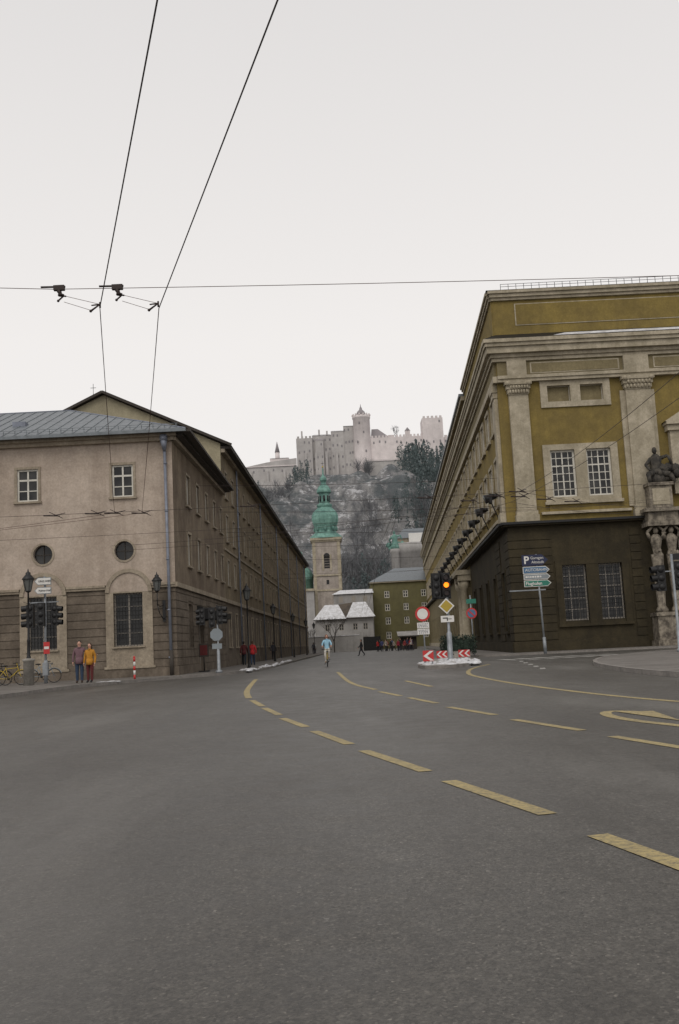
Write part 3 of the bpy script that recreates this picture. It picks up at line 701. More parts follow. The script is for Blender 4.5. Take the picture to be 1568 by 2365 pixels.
def place(n,x0,x1,y0,y1,fn,h0,h1,mat):
    for _ in range(n):
        x,y=U(x0,x1),U(y0,y1); fn(b,x,y,hz(x,y)-.5,U(h0,h1),mat)
place(22,-30,-16,520,578,conifer,7,13,CONIF)
place(260,36,100,430,590,conifer,13,20,CONIF)
place(90,22,60,380,450,conifer,9,15,CONIF)
place(40,60,110,380,470,conifer,12,18,CONIF)
place(60,-95,-40,440,560,conifer,6,10,CONIF)
place(40,2,30,345,385,conifer,9,15,CONIF)
b.obj('distant_conifer_trees')
b=MB()
place(230,-5,50,335,400,baretree,9,16,BARE)
place(150,-90,-25,420,540,baretree,6,10,BARE)
place(90,-70,-20,350,440,baretree,8,12,BARE)
place(60,5,60,400,450,baretree,8,12,BARE)
place(8,12,20,575,588,baretree,9,13,BARE)
place(40,-60,30,330,352,conifer,8,14,CONIF)
b.obj('distant_bare_trees')
# ------------------------------------------------------------------ FORTRESS
ft=empty('hilltop_fortress'); b=MB(); Y=612
def blk(x0,x1,y0,y1,z0,z1,mat,win=0,rows=2,cren=0,roof=0):
    b.box(x0,x1,y0,y1,z0,z1,mat)
    if win:
        for r_ in range(rows):
            for i in range(win):
                if R()<.8:
                    xx=x0+(x1-x0)*(i+.5)/win+U(-.4,.4); zz=z1-3.5-r_*(z1-z0-6)/max(rows,1)+U(-.5,.5)
                    b.box(xx-.45,xx+.45,y0-.12,y0,zz,zz+1.5,FORT_D)
    if cren:
        n=int((x1-x0)/2.2)
        for i in range(n):
            xx=x0+(x1-x0)*(i+.25)/n; b.box(xx,xx+(x1-x0)/n*.55,y0,y0+1,z1,z1+1.3,mat)
    if roof:
        b.add([(x0-.4,y0-.4,z1),(x1+.4,y0-.4,z1),(x1-1,y0+7,z1+roof),(x0+1,y0+7,z1+roof)],[(0,1,2,3)],FORT_R)
blk(-90,-25,Y-6,Y+10,90,113.5,FORT_G,11,1); b.add([(-58,Y-6.05,113.5),(-25,Y-6.05,113.5),(-25,Y-6.05,118),(-44,Y-6.05,116)],[(0,1,2,3)],FORT_G)
b.box(-90,-25,Y-6.6,Y-6,113.2,113.7,FORT_W)
blk(-42,-30,Y,Y+10,112,119.5,FORT_W,3,1,0,1.6)
for i in range(6): b.box(-86+i*10.5,-84.6+i*10.5,Y-7.4,Y-6,92,110.5,FORT_G)
b.tube((-37.4,Y+4,118),(-37.4,Y+4,124),1.4,1.4,FORT_W,8); b.tube((-37.4,Y+4,124),(-37.4,Y+4,131),1.6,.1,FORT_R,8)
blk(-25,-15,Y,Y+16,96,131.5,FORT_G,3,5,1); blk(-15,-3,Y+2,Y+16,96,133.2,FORT_G,5,5,0,2.0); blk(-3,5,Y+1,Y+16,96,135.2,FORT_G,3,5,0,1.8); blk(5,11.5,Y+1.6,Y+16,96,138.3,FORT_G,3,5,0,1.2)
blk(-13,-8,Y-.6,Y+6,100,129.5,FORT_G,2,3); b.add([(-13,Y-.7,129.5),(-8,Y-.7,129.5),(-8,Y+3,131.5),(-13,Y+3,131.5)],[(0,1,2,3)],FORT_R)
for xx in (-22,-11,-6,1,8): b.box(xx,xx+1,Y+6,Y+7,133,137+U(-1,1),FORT_G)
for i in range(4): b.box(-20+i*6.5,-18.6+i*6.5,Y-.9,Y,104,122,FORT_G)
b.lathe((16.6,Y+1,100),[(6.0,0),(5.5,18),(5.3,42),(5.7,42.3),(5.7,44)],FORT_W,28)
for i in range(14):
    a=2*math.pi*i/14; b.box(16.6+5.5*math.cos(a)-.5,16.6+5.5*math.cos(a)+.5,Y+1+5.5*math.sin(a)-.5,Y+1+5.5*math.sin(a)+.5,144,145,FORT_W)
b.lathe((16.6,Y+1,144),[(3.0,0),(2.6,1.0),(2.9,1.3),(2.3,3.0),(1.0,4.2),(.8,5.2),(.3,6.2),(.06,8)],FORT_R,10)
for a_,z_ in ((-.6,126),(.2,132),(.4,120),(-.3,138)): b.box(16.6+a_*5-.4,16.6+a_*5+.4,Y-4.6,Y-3.5,z_,z_+1.4,FORT_D)
blk(21.8,55,Y,Y+14,98,129.5,FORT_W,9,2,1)
b.add([(22,Y+5,129),(36,Y+5,129),(27,Y+9,137),(23,Y+9,137)],[(0,1,2,3)],FORT_R); blk(33,36,Y+3,Y+6,129,131.5,FORT_W,0); blk(44,47,Y+2,Y+5,129,133.5,FORT_W,1,1); 
b.lathe((45.5,Y+3.5,133.5),[(2,0),(.1,2.5)],FORT_R,4)
for q in (38,39.3,40.6): b.box(q,q+.7,Y-.15,Y,117,121,FORT_W)
b.box(39.2,41.4,Y-1.2,Y,116,122,FORT_G)
blk(54.6,67.6,Y-1.5,Y+12,98,140.2,FORT_W,3,3,1); blk(67.6,74,Y+1,Y+12,98,128,FORT_W,2,2,1)
blk(74,110,Y+2,Y+12,94,118,FORT_W,5,1)
blk(17,44,Y-22,Y-2,80,111,FORT_G,0); b.box(16.8,44.2,Y-22.4,Y-21.9,110.4,111.3,FORT_W)
b.obj('fortress_walls_and_towers',ft)
b=MB(); b.box(-90,-25,Y-26,Y-24,80,100.5,FORT_G); b.add([(-58,Y-26.3,100.5),(-54,Y-26.3,100.5),(-56,Y-26.3,105)],[(0,1,2)],FORT_R); b.obj('fortress_outer_wall')
def limbtree(name,x,y,z,h,mat,depth=5,seed=3,spread=.6,r0=None):
    random.seed(seed); b=MB()
    def rec(p,d,L,r_,k):
        q=p+d*L; b.tube(p,q,r_,r_*.72,mat,6 if k>2 else 4,False)
        if k==0: return
        for i in range(3 if k>1 else 4):
            nd=(d+Vector((U(-1,1),U(-1,1),U(-.25,.6)))*spread).normalized(); rec(q-d*L*U(0,.3),nd,L*U(.62,.85),r_*.6,k-1)
    rec(Vector((x,y,z)),Vector((0,0,1)),h*.27,r0 or h*.018,depth); return b.obj(name)
limbtree('bare_tree',-2.2,186,0,9.0,BARK,5,5,.6,.12)
limbtree('bare_tree',39,Y+8,127,15,BARE,4,9,.6,.35)
limbtree('bare_tree',-6.5,195,0,7.5,BARK,4,8)
# ------------------------------------------------------------------ street furniture
def lantern(b,x,y,z,s=1.0):
    b.lathe((x,y,z),[(.07*s,0),(.13*s,.04*s),(.14*s,.08*s)],DARK,8)
    b.lathe((x,y,z+.08*s),[(.13*s,0),(.23*s,.5*s)],LAMPG,6,False)
    for i in range(6):
        a=2*math.pi*i/6; b.tube((x+.135*s*math.cos(a),y+.135*s*math.sin(a),z+.08*s),(x+.235*s*math.cos(a),y+.235*s*math.sin(a),z+.58*s),.015*s,.015*s,DARK,4)
    b.lathe((x,y,z+.58*s),[(.29*s,0),(.29*s,.03*s),(.15*s,.2*s),(.11*s,.23*s),(.12*s,.3*s),(.04*s,.36*s),(.03*s,.42*s),(.005,.5*s)],DARK,8)
def lamppost(x,y,h=5.2,base=True):
    b=MB()
    if base: b.lathe((x,y,.13),[(.24,0),(.24,1.05),(.28,1.08),(.28,1.16),(.1,1.2)],CONC,12)
    z0=1.25 if base else .13
    b.lathe((x,y,z0),[(.12,0),(.10,.12),(.075,.2),(.07,.8),(.09,.84),(.05,.95),(.038,h-z0-1.1),(.06,h-z0-1.08)],DARK,10)
    for sgn in (-1,1): b.tube((x,y,h-1.6),(x+.22*sgn,y,h-1.5),.012,.012,DARK,4)
    lantern(b,x,y,h-1.08,1.0); return b.obj('street_lamp')
lamppost(-14.2,44.7,5.35,True)
for y,x in ((61,-5.95),(88,-6.3),(115,-6.0),(142,-5.6),(165,-5.2)): lamppost(x,y,5.3,False)
def walllamp(x,y,z):
    b=MB()
    pts=[(x+.25,y,z-1.3),(x+.22,y-.25,z-1.38),(x+.1,y-.5,z-1.1),(x+.0,y-.6,z-.7),(x,y-.6,z)]
    b.path(pts,.025,DARK,6); b.path([(x+.2,y,z-.6),(x+.1,y-.3,z-.75),(x,y-.6,z-.6)],.018,DARK,5); b.box(x+.15,x+.3,y-.03,y,z-1.5,z-.4,DARK)
    lantern(b,x,y-.6,z,.95); b.obj('wall_lantern')
walllamp(-9.42,50.8,4.35)
def signal(b,x,y,z,facing=1,lit=None,board=True,s=1.0,side=0):
    for i in range(3):
        z0=z+(.01+.315*i)*s; b.box(x-.15*s,x+.15*s,y+.02,y+.22*s,z0,z0+.30*s,DARK)
        b.ell((x,y+.06,z0+.15*s),(.13*s,.1*s,.135*s),DARK,10,6)
    b.box(x-.12*s,x+.12*s,y+.03,y+.2*s,z,z+.95*s,DARK)
    if side:
        for i in range(3):
            cz=z+(.17+.315*i)*s; b.tube((x+.14*s*side,y+.12*s,cz),(x+.36*s*side,y+.10*s,cz-.02),.125*s,.125*s,DARK,12,False)
    if board: b.plate([(x-.2*s,z-.06*s),(x+.2*s,z-.06*s),(x+.2*s,z+1.0*s),(x-.2*s,z+1.0*s)],y+.225*s,y+.24*s,DARK)
    if facing:
        for i in range(3):
            cz=z+(.17+.315*i)*s; n=14
            b.add([(x+.105*s*math.cos(2*math.pi*k/n),y-.105*s,cz+.105*s*math.sin(2*math.pi*k/n)) for k in range(n)],[tuple(range(n))],AMBER if lit==i else LENS)
            vs=[];m_=10
            for k in range(m_+1):
                a=math.pi*(-.1+1.2*k/m_); vs+=[(x+.125*s*math.cos(a),y,cz+.125*s*math.sin(a)),(x+.125*s*math.cos(a),y-.28*s,cz+.125*s*math.sin(a)-.02)]
            b.add(vs,[(2*k,2*k+1,2*k+3,2*k+2) for k in range(m_)],DARK)
def disc(b,x,y,z,r,mat,n=28,t=.02,back=None):
    b.plate([(x+r*math.cos(2*math.pi*i/n),z+r*math.sin(2*math.pi*i/n)) for i in range(n)],y,y+t,mat,back or POLE)
e=empty('traffic_light'); b=MB(); x,y=5.12,50.0
b.lathe((x+.06,y+.1,.14),[(.2,0),(.2,.1),(.13,.15),(.13,1.4),(.10,1.45),(.075,1.5),(.075,3.4)],POLE,12)
signal(b,x-.42,y,3.35,0,None,True,1.25); signal(b,x+.05,y,3.35,1,1,True,1.25)
b.box(x-.42,x+.1,y+.05,y+.12,3.3,3.36,DARK)
d=.40; b.plate([(x,2.9-d),(x+d,2.9),(x,2.9+d),(x-d,2.9)],y-.06,y-.04,SWH); d=.31; b.plate([(x,2.9-d),(x+d,2.9),(x,2.9+d),(x-d,2.9)],y-.072,y-.062,SYE)
b.box(x-.32,x+.34,y-.05,y-.03,2.1,2.42,SWH); b.box(x-.22,x+.02,y-.058,y-.052,2.28,2.33,DARK); b.box(x-.02,x+.03,y-.060,y-.054,2.16,2.33,DARK); b.box(x+.05,x+.22,y-.058,y-.052,2.24,2.27,DARK)
b.obj('signal_head_and_pole',e)
e=empty('no_vehicles_sign'); b=MB(); x,y=3.90,50.0
b.tube((x+.02,y+.04,.13),(x+.02,y+.04,2.9),.035,.035,POLE,8); disc(b,x,y,2.57,.37,RED); disc(b,x,y-.012,2.57,.265,SWH,28,.01)
b.box(x-.3,x+.3,y-.01,y+.01,1.86,2.14,SWH); b.box(x-.3,x+.3,y-.01,y+.01,1.55,1.83,SWH)
# lines of small, unreadable print on the supplementary plates
for j,zz in enumerate((2.07,2.0,1.93,1.76,1.69,1.62)):
    q=-.24
    while q<.2:
        l=U(.04,.11); b.box(x+q,x+min(q+l,.24),y-.016,y-.012,zz-.013,zz+.013,SBL); q+=l+.03
b.obj('sign_plates',e)
def chevron(x,y,n,w_=.5,h_=.5,z=.25):
    b=MB(); b.box(x-w_/2,x+w_/2,y,y+.05,z,z+h_,RED)
    for i in range(n):
        cx_=x-w_/2+w_*(i+.35)/n; t_=.45*w_/n*.8; q=.32*w_/n
        for sg in (0,1):
            zz0=z+h_/2; zz1=z+h_*(.95 if sg else .05)
            b.add([(cx_-q,y-.006,zz0),(cx_-q+t_,y-.006,zz0),(cx_+q+t_,y-.006,zz1),(cx_+q,y-.006,zz1)],[(0,1,2,3)],SWH)
    b.box(x-w_/2+.05,x-w_/2+.1,y+.05,y+.1,.1,z+h_,POLE); b.box(x+w_/2-.1,x+w_/2-.05,y+.05,y+.1,.1,z+h_,POLE)
    b.obj('chevron_board')
chevron(3.82,47,1,.5,.5,.27); chevron(5.15,54.2,2,.58,.38,.27); chevron(6.35,54.2,2,.62,.38,.27)
random.seed(5); b=MB(); b.box(5.7,7.1,57.6,58.8,.13,.55,CONC)
for i in range(2600):
    c=Vector((U(5.5,7.5),U(57.5,58.9),U(.45,1.4)+.1*math.sin(i)));s_=.08
    b.add([c+Vector((U(-1,1),U(-1,1),U(-1,1)))*s_ for _ in range(3)],[(0,1,2)],HEDGE)
b.box(5.75,7.25,57.7,58.7,.5,1.2,HEDGE)
b.obj('hedge')
e=empty('direction_signpost'); b=MB(); x,y=11.65,58.8
b.tube((x,y,.13),(x-.12,y,6.0),.06,.055,POLE,10); b.tube((x,y,.13),(x-.01,y,1.1),.10,.10,POLE,10); b.box(x-1.85,x+.3,y-.03,y+.03,3.85,3.92,POLE)
def arrowplate(x0,x1,z0,z1,mat,brd,yy): 
    zc=(z0+z1)/2; q=(z1-z0)*.55
    b.plate([(x0,z0),(x1-q,z0),(x1,zc),(x1-q,z1),(x0,z1)],yy,yy+.03,brd); k_=.035
    b.plate([(x0+k_,z0+k_),(x1-q-k_*.3,z0+k_),(x1-k_*1.6,zc),(x1-q-k_*.3,z1-k_),(x0+k_,z1-k_)],yy-.012,yy-.004,mat)
X0=x-1.0;yy=y-.1
arrowplate(X0,X0+1.55,5.32,5.97,SBL,SBL,yy); arrowplate(X0+.02,X0+1.6,4.85,5.27,SBL2,SWH,yy); arrowplate(X0+.04,X0+1.62,4.50,4.82,SGY,SWH,yy); arrowplate(X0+.04,X0+1.64,4.08,4.46,SGN,SWH,yy)
q=.14
while q<1.1:
    l=U(.06,.16); b.box(X0+q,X0+q+l,yy-.02,yy-.014,4.61,4.71,SWH); q+=l+.04
b.obj('plates_and_pole',e)
text('P',X0+.1,yy-.03,5.64,.62,SWH,e,'LEFT',.015); text('Garagen',X0+.5,yy-.03,5.77,.23,SWH,e); text('Altstadt',X0+.55,yy-.03,5.52,.23,SWH,e)
text('AUTOBAHN',X0+.14,yy-.03,5.06,.245,SWH,e,'LEFT',0,.98); text('Flughafen',X0+.12,yy-.03,4.26,.26,SWH,e,'LEFT',.004)
e=empty('no_parking_sign'); b=MB(); x,y=8.45,66.5
b.tube((x,y,.13),(x-.02,y,4.1),.045,.045,POLE,8); disc(b,x,y-.06,2.9,.36,RED); disc(b,x,y-.075,2.9,.27,SBL2,28,.01)
b.add([(x-.22,y-.085,3.06),(x-.16,y-.085,3.12),(x+.22,y-.085,2.74),(x+.16,y-.085,2.68)],[(0,1,2,3)],RED)
b.box(x-.3,x+.35,y-.06,y-.03,3.55,3.85,SGN); b.obj('sign_plates',e)
e=empty('traffic_light'); b=MB(); x,y=15.65,47.1
b.lathe((x,y,.13),[(.16,0),(.16,.12),(.1,.16),(.09,1.2),(.065,1.25),(.06,4.6)],POLE,12)
signal(b,x-.55,y,3.0,0,None,False,1.3,-1); signal(b,x+.3,y,3.1,0,None,True,1.3); b.box(x-.6,x+.3,y+.05,y+.1,3.9,3.95,POLE)
b.box(x-.02,x+.5,y-.03,y,4.45,4.75,DARK)
b.obj('signal_head_and_pole',e)
e=empty('traffic_light'); b=MB(); x,y=-6.6,51.6
b.lathe((x,y,.13),[(.18,0),(.18,.1),(.09,.15),(.08,1.3),(.05,1.35),(.045,2.5)],POLE,12); b.tube((x,y,2.6),(x,y,3.6),.045,.045,DARK,8)
signal(b,x-.78,y-.1,2.6,0,None,False,.9,-1); signal(b,x-.28,y-.1,2.45,0,None,False,1.05); signal(b,x+.14,y-.1,2.6,0,None,False,1.0,1); b.box(x-.75,x+.2,y+.1,y+.14,3.45,3.5,DARK)
n=8; b.plate([(x-.06+.34*math.cos(math.pi/8+2*math.pi*i/n),2.08+.34*math.sin(math.pi/8+2*math.pi*i/n)) for i in range(n)],y-.08,y-.06,SGY)
b.plate([(x-.3,1.35),(x+.2,1.35),(x+.2,1.62),(x-.3,1.62)],y-.08,y-.06,SGY)
b.obj('signal_head_and_pole',e)
b=MB(); b.M=FS
b.add([(6.6,0,3.9),(9.4,0,3.9),(9.4,1.6,3.4),(6.6,1.6,3.4)],[(0,1,2,3)],DARK); b.add([(6.6,1.6,3.4),(9.4,1.6,3.4),(9.4,1.6,3.1),(6.6,1.6,3.1)],[(0,1,2,3)],DARK)
for q in (6.6,9.4): b.add([(q,0,3.9),(q,1.6,3.4),(q,1.6,3.1),(q,0,3.1)],[(0,1,2,3)],DARK)
b.obj('door_awning')
b=MB(); x,y=-7.95,55.8; b.tube((x,y,.13),(x,y,1.6),.03,.03,DARK,6); b.box(x-.28,x+.28,y-.03,y+.03,.95,1.7,DKBR); b.box(x-.2,x+.2,y-.045,y-.032,1.05,1.6,cloth('poster_dark_red',(.12,.02,.02))); b.box(x-.3,x+.3,y-.2,y+.2,.13,.2,DARK); b.obj('poster_stand')
b=MB(); x,y=-9.95,46.9
for i in range(5): b.tube((x,y,.13+.2*i),(x,y,.33+.2*i),.05,.05,RED if i%2==0 else SWH,10)
b.lathe((x,y,1.13),[(.05,0),(.04,.05),(.01,.07)],RED,10); b.obj('bollard')
e=empty('traffic_light'); b=MB(); x,y=-14.1,46.9
b.tube((x,y,.13),(x,y,5.1),.06,.05,POLE,10); b.tube((x,y,.13),(x,y,1.2),.09,.09,POLE,10); b.box(x-.12,x+.12,y-.12,y+.12,.5,1.1,POLE)
signal(b,x-.75,y,2.75,0,None,False,1.15,-1); signal(b,x-.14,y-.3,2.8,0,None,False,1.15); signal(b,x+.42,y,2.8,0,None,False,1.0,1)
b.box(x-.8,x+.6,y+.1,y+.15,3.9,3.95,POLE)
b.box(x-.06,x+.22,y-.12,y-.10,1.5,2.05,RED); b.box(x-.03,x+.19,y-.13,y-.122,1.72,1.84,SWH)
b.obj('signal_head_and_pole',e)
e=empty('direction_signpost'); b=MB(); x,y=-14.1,46.7
def arrL(x0,x1,z0,z1): 
    zc=(z0+z1)/2;q=(z1-z0)*.5
    b.plate([(x0,zc),(x0+q,z0),(x1,z0),(x1,z1),(x0+q,z1)],y,y+.03,SGY); b.plate([(x0+.05,zc),(x0+q,z0+.03),(x1-.03,z0+.03),(x1-.03,z1-.03),(x0+q,z1-.03)],y-.012,y-.004,SWH)
arrL(x-.45,x+.35,4.72,5.08); arrL(x-.45,x+.35,4.30,4.62); b.tube((x,y+.1,4.1),(x,y+.1,5.15),.03,.03,POLE,6)
b.obj('plates',e)
text('LINZ-WIEN',x-.24,y-.03,4.9,.12,DARK,e); text('Kölner-Hof',x-.24,y-.03,4.46,.12,DARK,e)
# ------------------------------------------------------------------ overhead wires
b=MB()
def sag(p,q,s_,r_,mat,n=14):
    p=Vector(p);q=Vector(q);pts=[]
    for i in range(n+1):
        t=i/n; v=p.lerp(q,t); v.z-=4*s_*t*(1-t); pts.append(v)
    b.path(pts,r_,mat,5)
A1=(-3.17,13.2,6.0);A2=(-2.38,13.35,6.0);B1=(-7.58,33.1,6.0);B2=(-6.72,33.4,6.0)
sag((1.2,-2.0,6.05),(-1.16,6.77,6.0),.0,.0075,WIRE,3); sag((2.1,-2.0,6.05),(-.27,6.83,6.0),0,.0075,WIRE,3)
sag((-1.16,6.77,6.0),A1,.0,.0075,WIRE,4); sag((-.27,6.83,6.0),A2,.0,.0075,WIRE,4)
sag(A1,B1,.07,.0065,COP); sag(A2,B2,.07,.0065,COP)
sag(B1,(-30,44,6.2),.1,.007,COP); sag(B2,(-30,43.2,6.2),.1,.007,COP)
b.obj('trolley_contact_wires')
b=MB()
sag((-9,13.1,6.75),(-3.82,13.3,6.33),.03,.005,COP,6); sag((-3.82,13.3,6.33),(-2.98,13.35,6.32),.0,.005,COP,2); sag((-2.98,13.35,6.32),(11,14.5,6.42),.04,.005,COP,12)
def hanger(x,y,z):
    b.tube((x-.2,y,z+.02),(x+.14,y,z+.01),.014,.014,WIRE,6); b.box(x-.02,x+.13,y-.03,y+.03,z-.04,z+.03,WIRE)
    b.tube((x+.05,y,z-.04),(x+.08,y,z-.11),.035,.02,WIRE,8); b.tube((x+.08,y,z-.1),(x+.08,y,z-.12),.045,.045,WIRE,8)
    b.tube((x+.08,y,z-.12),(x+.15,y,z-.13),.012,.012,WIRE,5); b.tube((x+.04,y,z-.19),(x+.12,y,z-.12),.012,.012,WIRE,5); b.ell((x+.04,y,z-.19),(.02,.02,.02),WIRE,6,5)
    cx_,cz_=x+.62,z-.30
    b.tube((x+.15,y,z-.13),(cx_,y,cz_+.03),.004,.004,COP,4); b.tube((x+.12,y,z-.21),(cx_-.1,y,cz_-.06),.004,.004,COP,4)
    b.tube((cx_-.13,y,cz_-.06),(cx_,y,cz_+.03),.014,.010,WIRE,6); b.tube((cx_-.12,y,cz_+.02),(cx_,y,cz_+.03),.009,.012,WIRE,6); b.ell((cx_-.13,y,cz_-.06),(.022,.02,.022),WIRE,6,5)
    b.tube((cx_,y,cz_-.02),(cx_,y,cz_+.06),.014,.014,WIRE,6)
hanger(-3.80,13.25,6.33); hanger(-3.0,13.3,6.32)
b.obj('wire_hangers')
b=MB()
sag((-16,33,6.1),(15.6,33.4,6.2),.12,.007,WIRE); sag((-16,35.5,5.6),(9,36.5,5.9),.12,.006,WIRE)
for P_,Q_ in [((6.55,18.3,6.0),(6.04,32.8,6.0)),((7.25,20.4,6.0),(6.17,35.3,6.0)),((6.55,18.3,6),(7.6,4,6)),((7.25,20.4,6),(8.4,4,6)),
    ((6.04,32.8,6.0),(2,38,6)),((6.17,35.3,6.0),(2.2,39.5,6)),((2,38,6),(-10,43,6)),((2.2,39.5,6),(-10,45,6)),
    ((6.04,32.8,6.0),(13.5,40,6.1)),((6.17,35.3,6.0),(13.5,42,6.1)),((4.0,36,6.0),(20,60,9.0)),((2,38,6.0),(20,63,9.5)),((-8.4,58,11),(12,70,12.5)),((-8.2,66,10.5),(12,74,11)),((-8.3,72,9.8),(12,80,10)),((-8.2,85,10),(12.4,88,9.9)),((-8.1,100,10.2),(13,104,10)),((-8.1,112,9.0),(13.5,112,9.4)),((-8,125,10.5),(14,128,10.4)),
    ((2,38,6),(1.6,60,6.0)),((2.2,39.5,6),(2.2,60,6.0)),((1.6,60,6),(2.6,150,6.0)),((2.2,60,6),(3.3,150,6.0))]:
    sag(P_,Q_,.15,.007 if P_[1]<50 else .013,WIRE)
for x,y in ((-7.58,33.1),(-6.72,33.4),(-8.2,33),(6.04,32.8),(6.3,34),(-9.6,33),(-3,33.1),(3,33.2),(4.6,34.4),(5.4,33.6),(7.4,35),(8.6,36)):
    b.tube((x-.35,y,6.02),(x+.2,y,5.98),.025,.015,WIRE,6); b.tube((x,y,6.0),(x+.3,y+.3,6.12),.02,.01,WIRE,6); b.tube((x+.3,y,5.9),(x-.1,y-.2,6.1),.012,.012,WIRE,5)
b.obj('span_wires')
for x,y in ((-9,13.1),(11,14.5)):
    b=MB(); b.lathe((x,y,0),[(.16,0),(.14,.5),(.1,7.4),(.02,7.5)],POLE,12); b.obj('wire_pole')

# ------------------------------------------------------------------ bicycles
def bicycle(x,y,rot,col,name='bicycle',z=.13):
    b=MB(); b.M=Matrix.Translation((x,y,z))@Matrix.Rotation(rot,4,'Z')
    z0=.34
    for cx_ in (-.52,.52):
        n=24
        pts=[(cx_+.32*math.cos(2*math.pi*i/n),0,z0+.32*math.sin(2*math.pi*i/n)) for i in range(n+1)]
        b.path(pts,.018,DARK,6)
        for i in range(12): b.tube((cx_,0,z0),(cx_+.31*math.cos(i*math.pi/6),0,z0+.31*math.sin(i*math.pi/6)),.003,.003,POLE,3,False)
        b.tube((cx_,-.05,z0),(cx_,.05,z0),.025,.025,POLE,6)
        for i in range(8):
            a0=math.pi*(.1+.1*i);a1=a0+math.pi*.1; b.tube((cx_+.36*math.cos(a0),0,z0+.36*math.sin(a0)),(cx_+.36*math.cos(a1),0,z0+.36*math.sin(a1)),.02,.02,col,5)
    T=[((-.52,0,.34),(-.06,0,.30)),((-.06,0,.30),(-.2,0,.86)),((-.52,0,.34),(-.17,0,.78)),((-.17,0,.76),(.34,0,.80)),((-.06,0,.30),(.37,0,.68)),((.34,0,.88),(.40,0,.62)),((.40,0,.62),(.52,0,.34)),((.34,0,.88),(.31,0,1.0))]
    for p_,q_ in T: b.tube(p_,q_,.018,.018,col,7)
    b.tube((.31,-.28,1.02),(.31,.28,1.02),.013,.013,DARK,6); b.tube((.31,-.28,1.02),(.2,-.29,1.0),.018,.018,DARK,6); b.tube((.31,.28,1.02),(.2,.29,1.0),.018,.018,DARK,6)
    b.ell((-.22,0,.9),(.14,.08,.04),DARK,10,6); b.tube((-.06,-.08,.30),(-.06,.08,.30),.05,.05,DARK,10)
    b.tube((-.06,-.1,.30),(.06,-.1,.18),.01,.01,DARK,5); b.tube((-.06,.1,.30),(-.18,.1,.42),.01,.01,DARK,5); b.box(.02,.12,-.18,-.1,.16,.19,DARK); b.box(-.22,-.12,.1,.18,.41,.44,DARK)
    b.ell((.42,0,.9),(.05,.04,.05),LAMPG,8,6)
    return b.obj(name)
bicycle(-15.55,46.2,.15,SYE); bicycle(-16.5,46.9,-.1,DARK); bicycle(-14.45,47.6,.1,SGY)
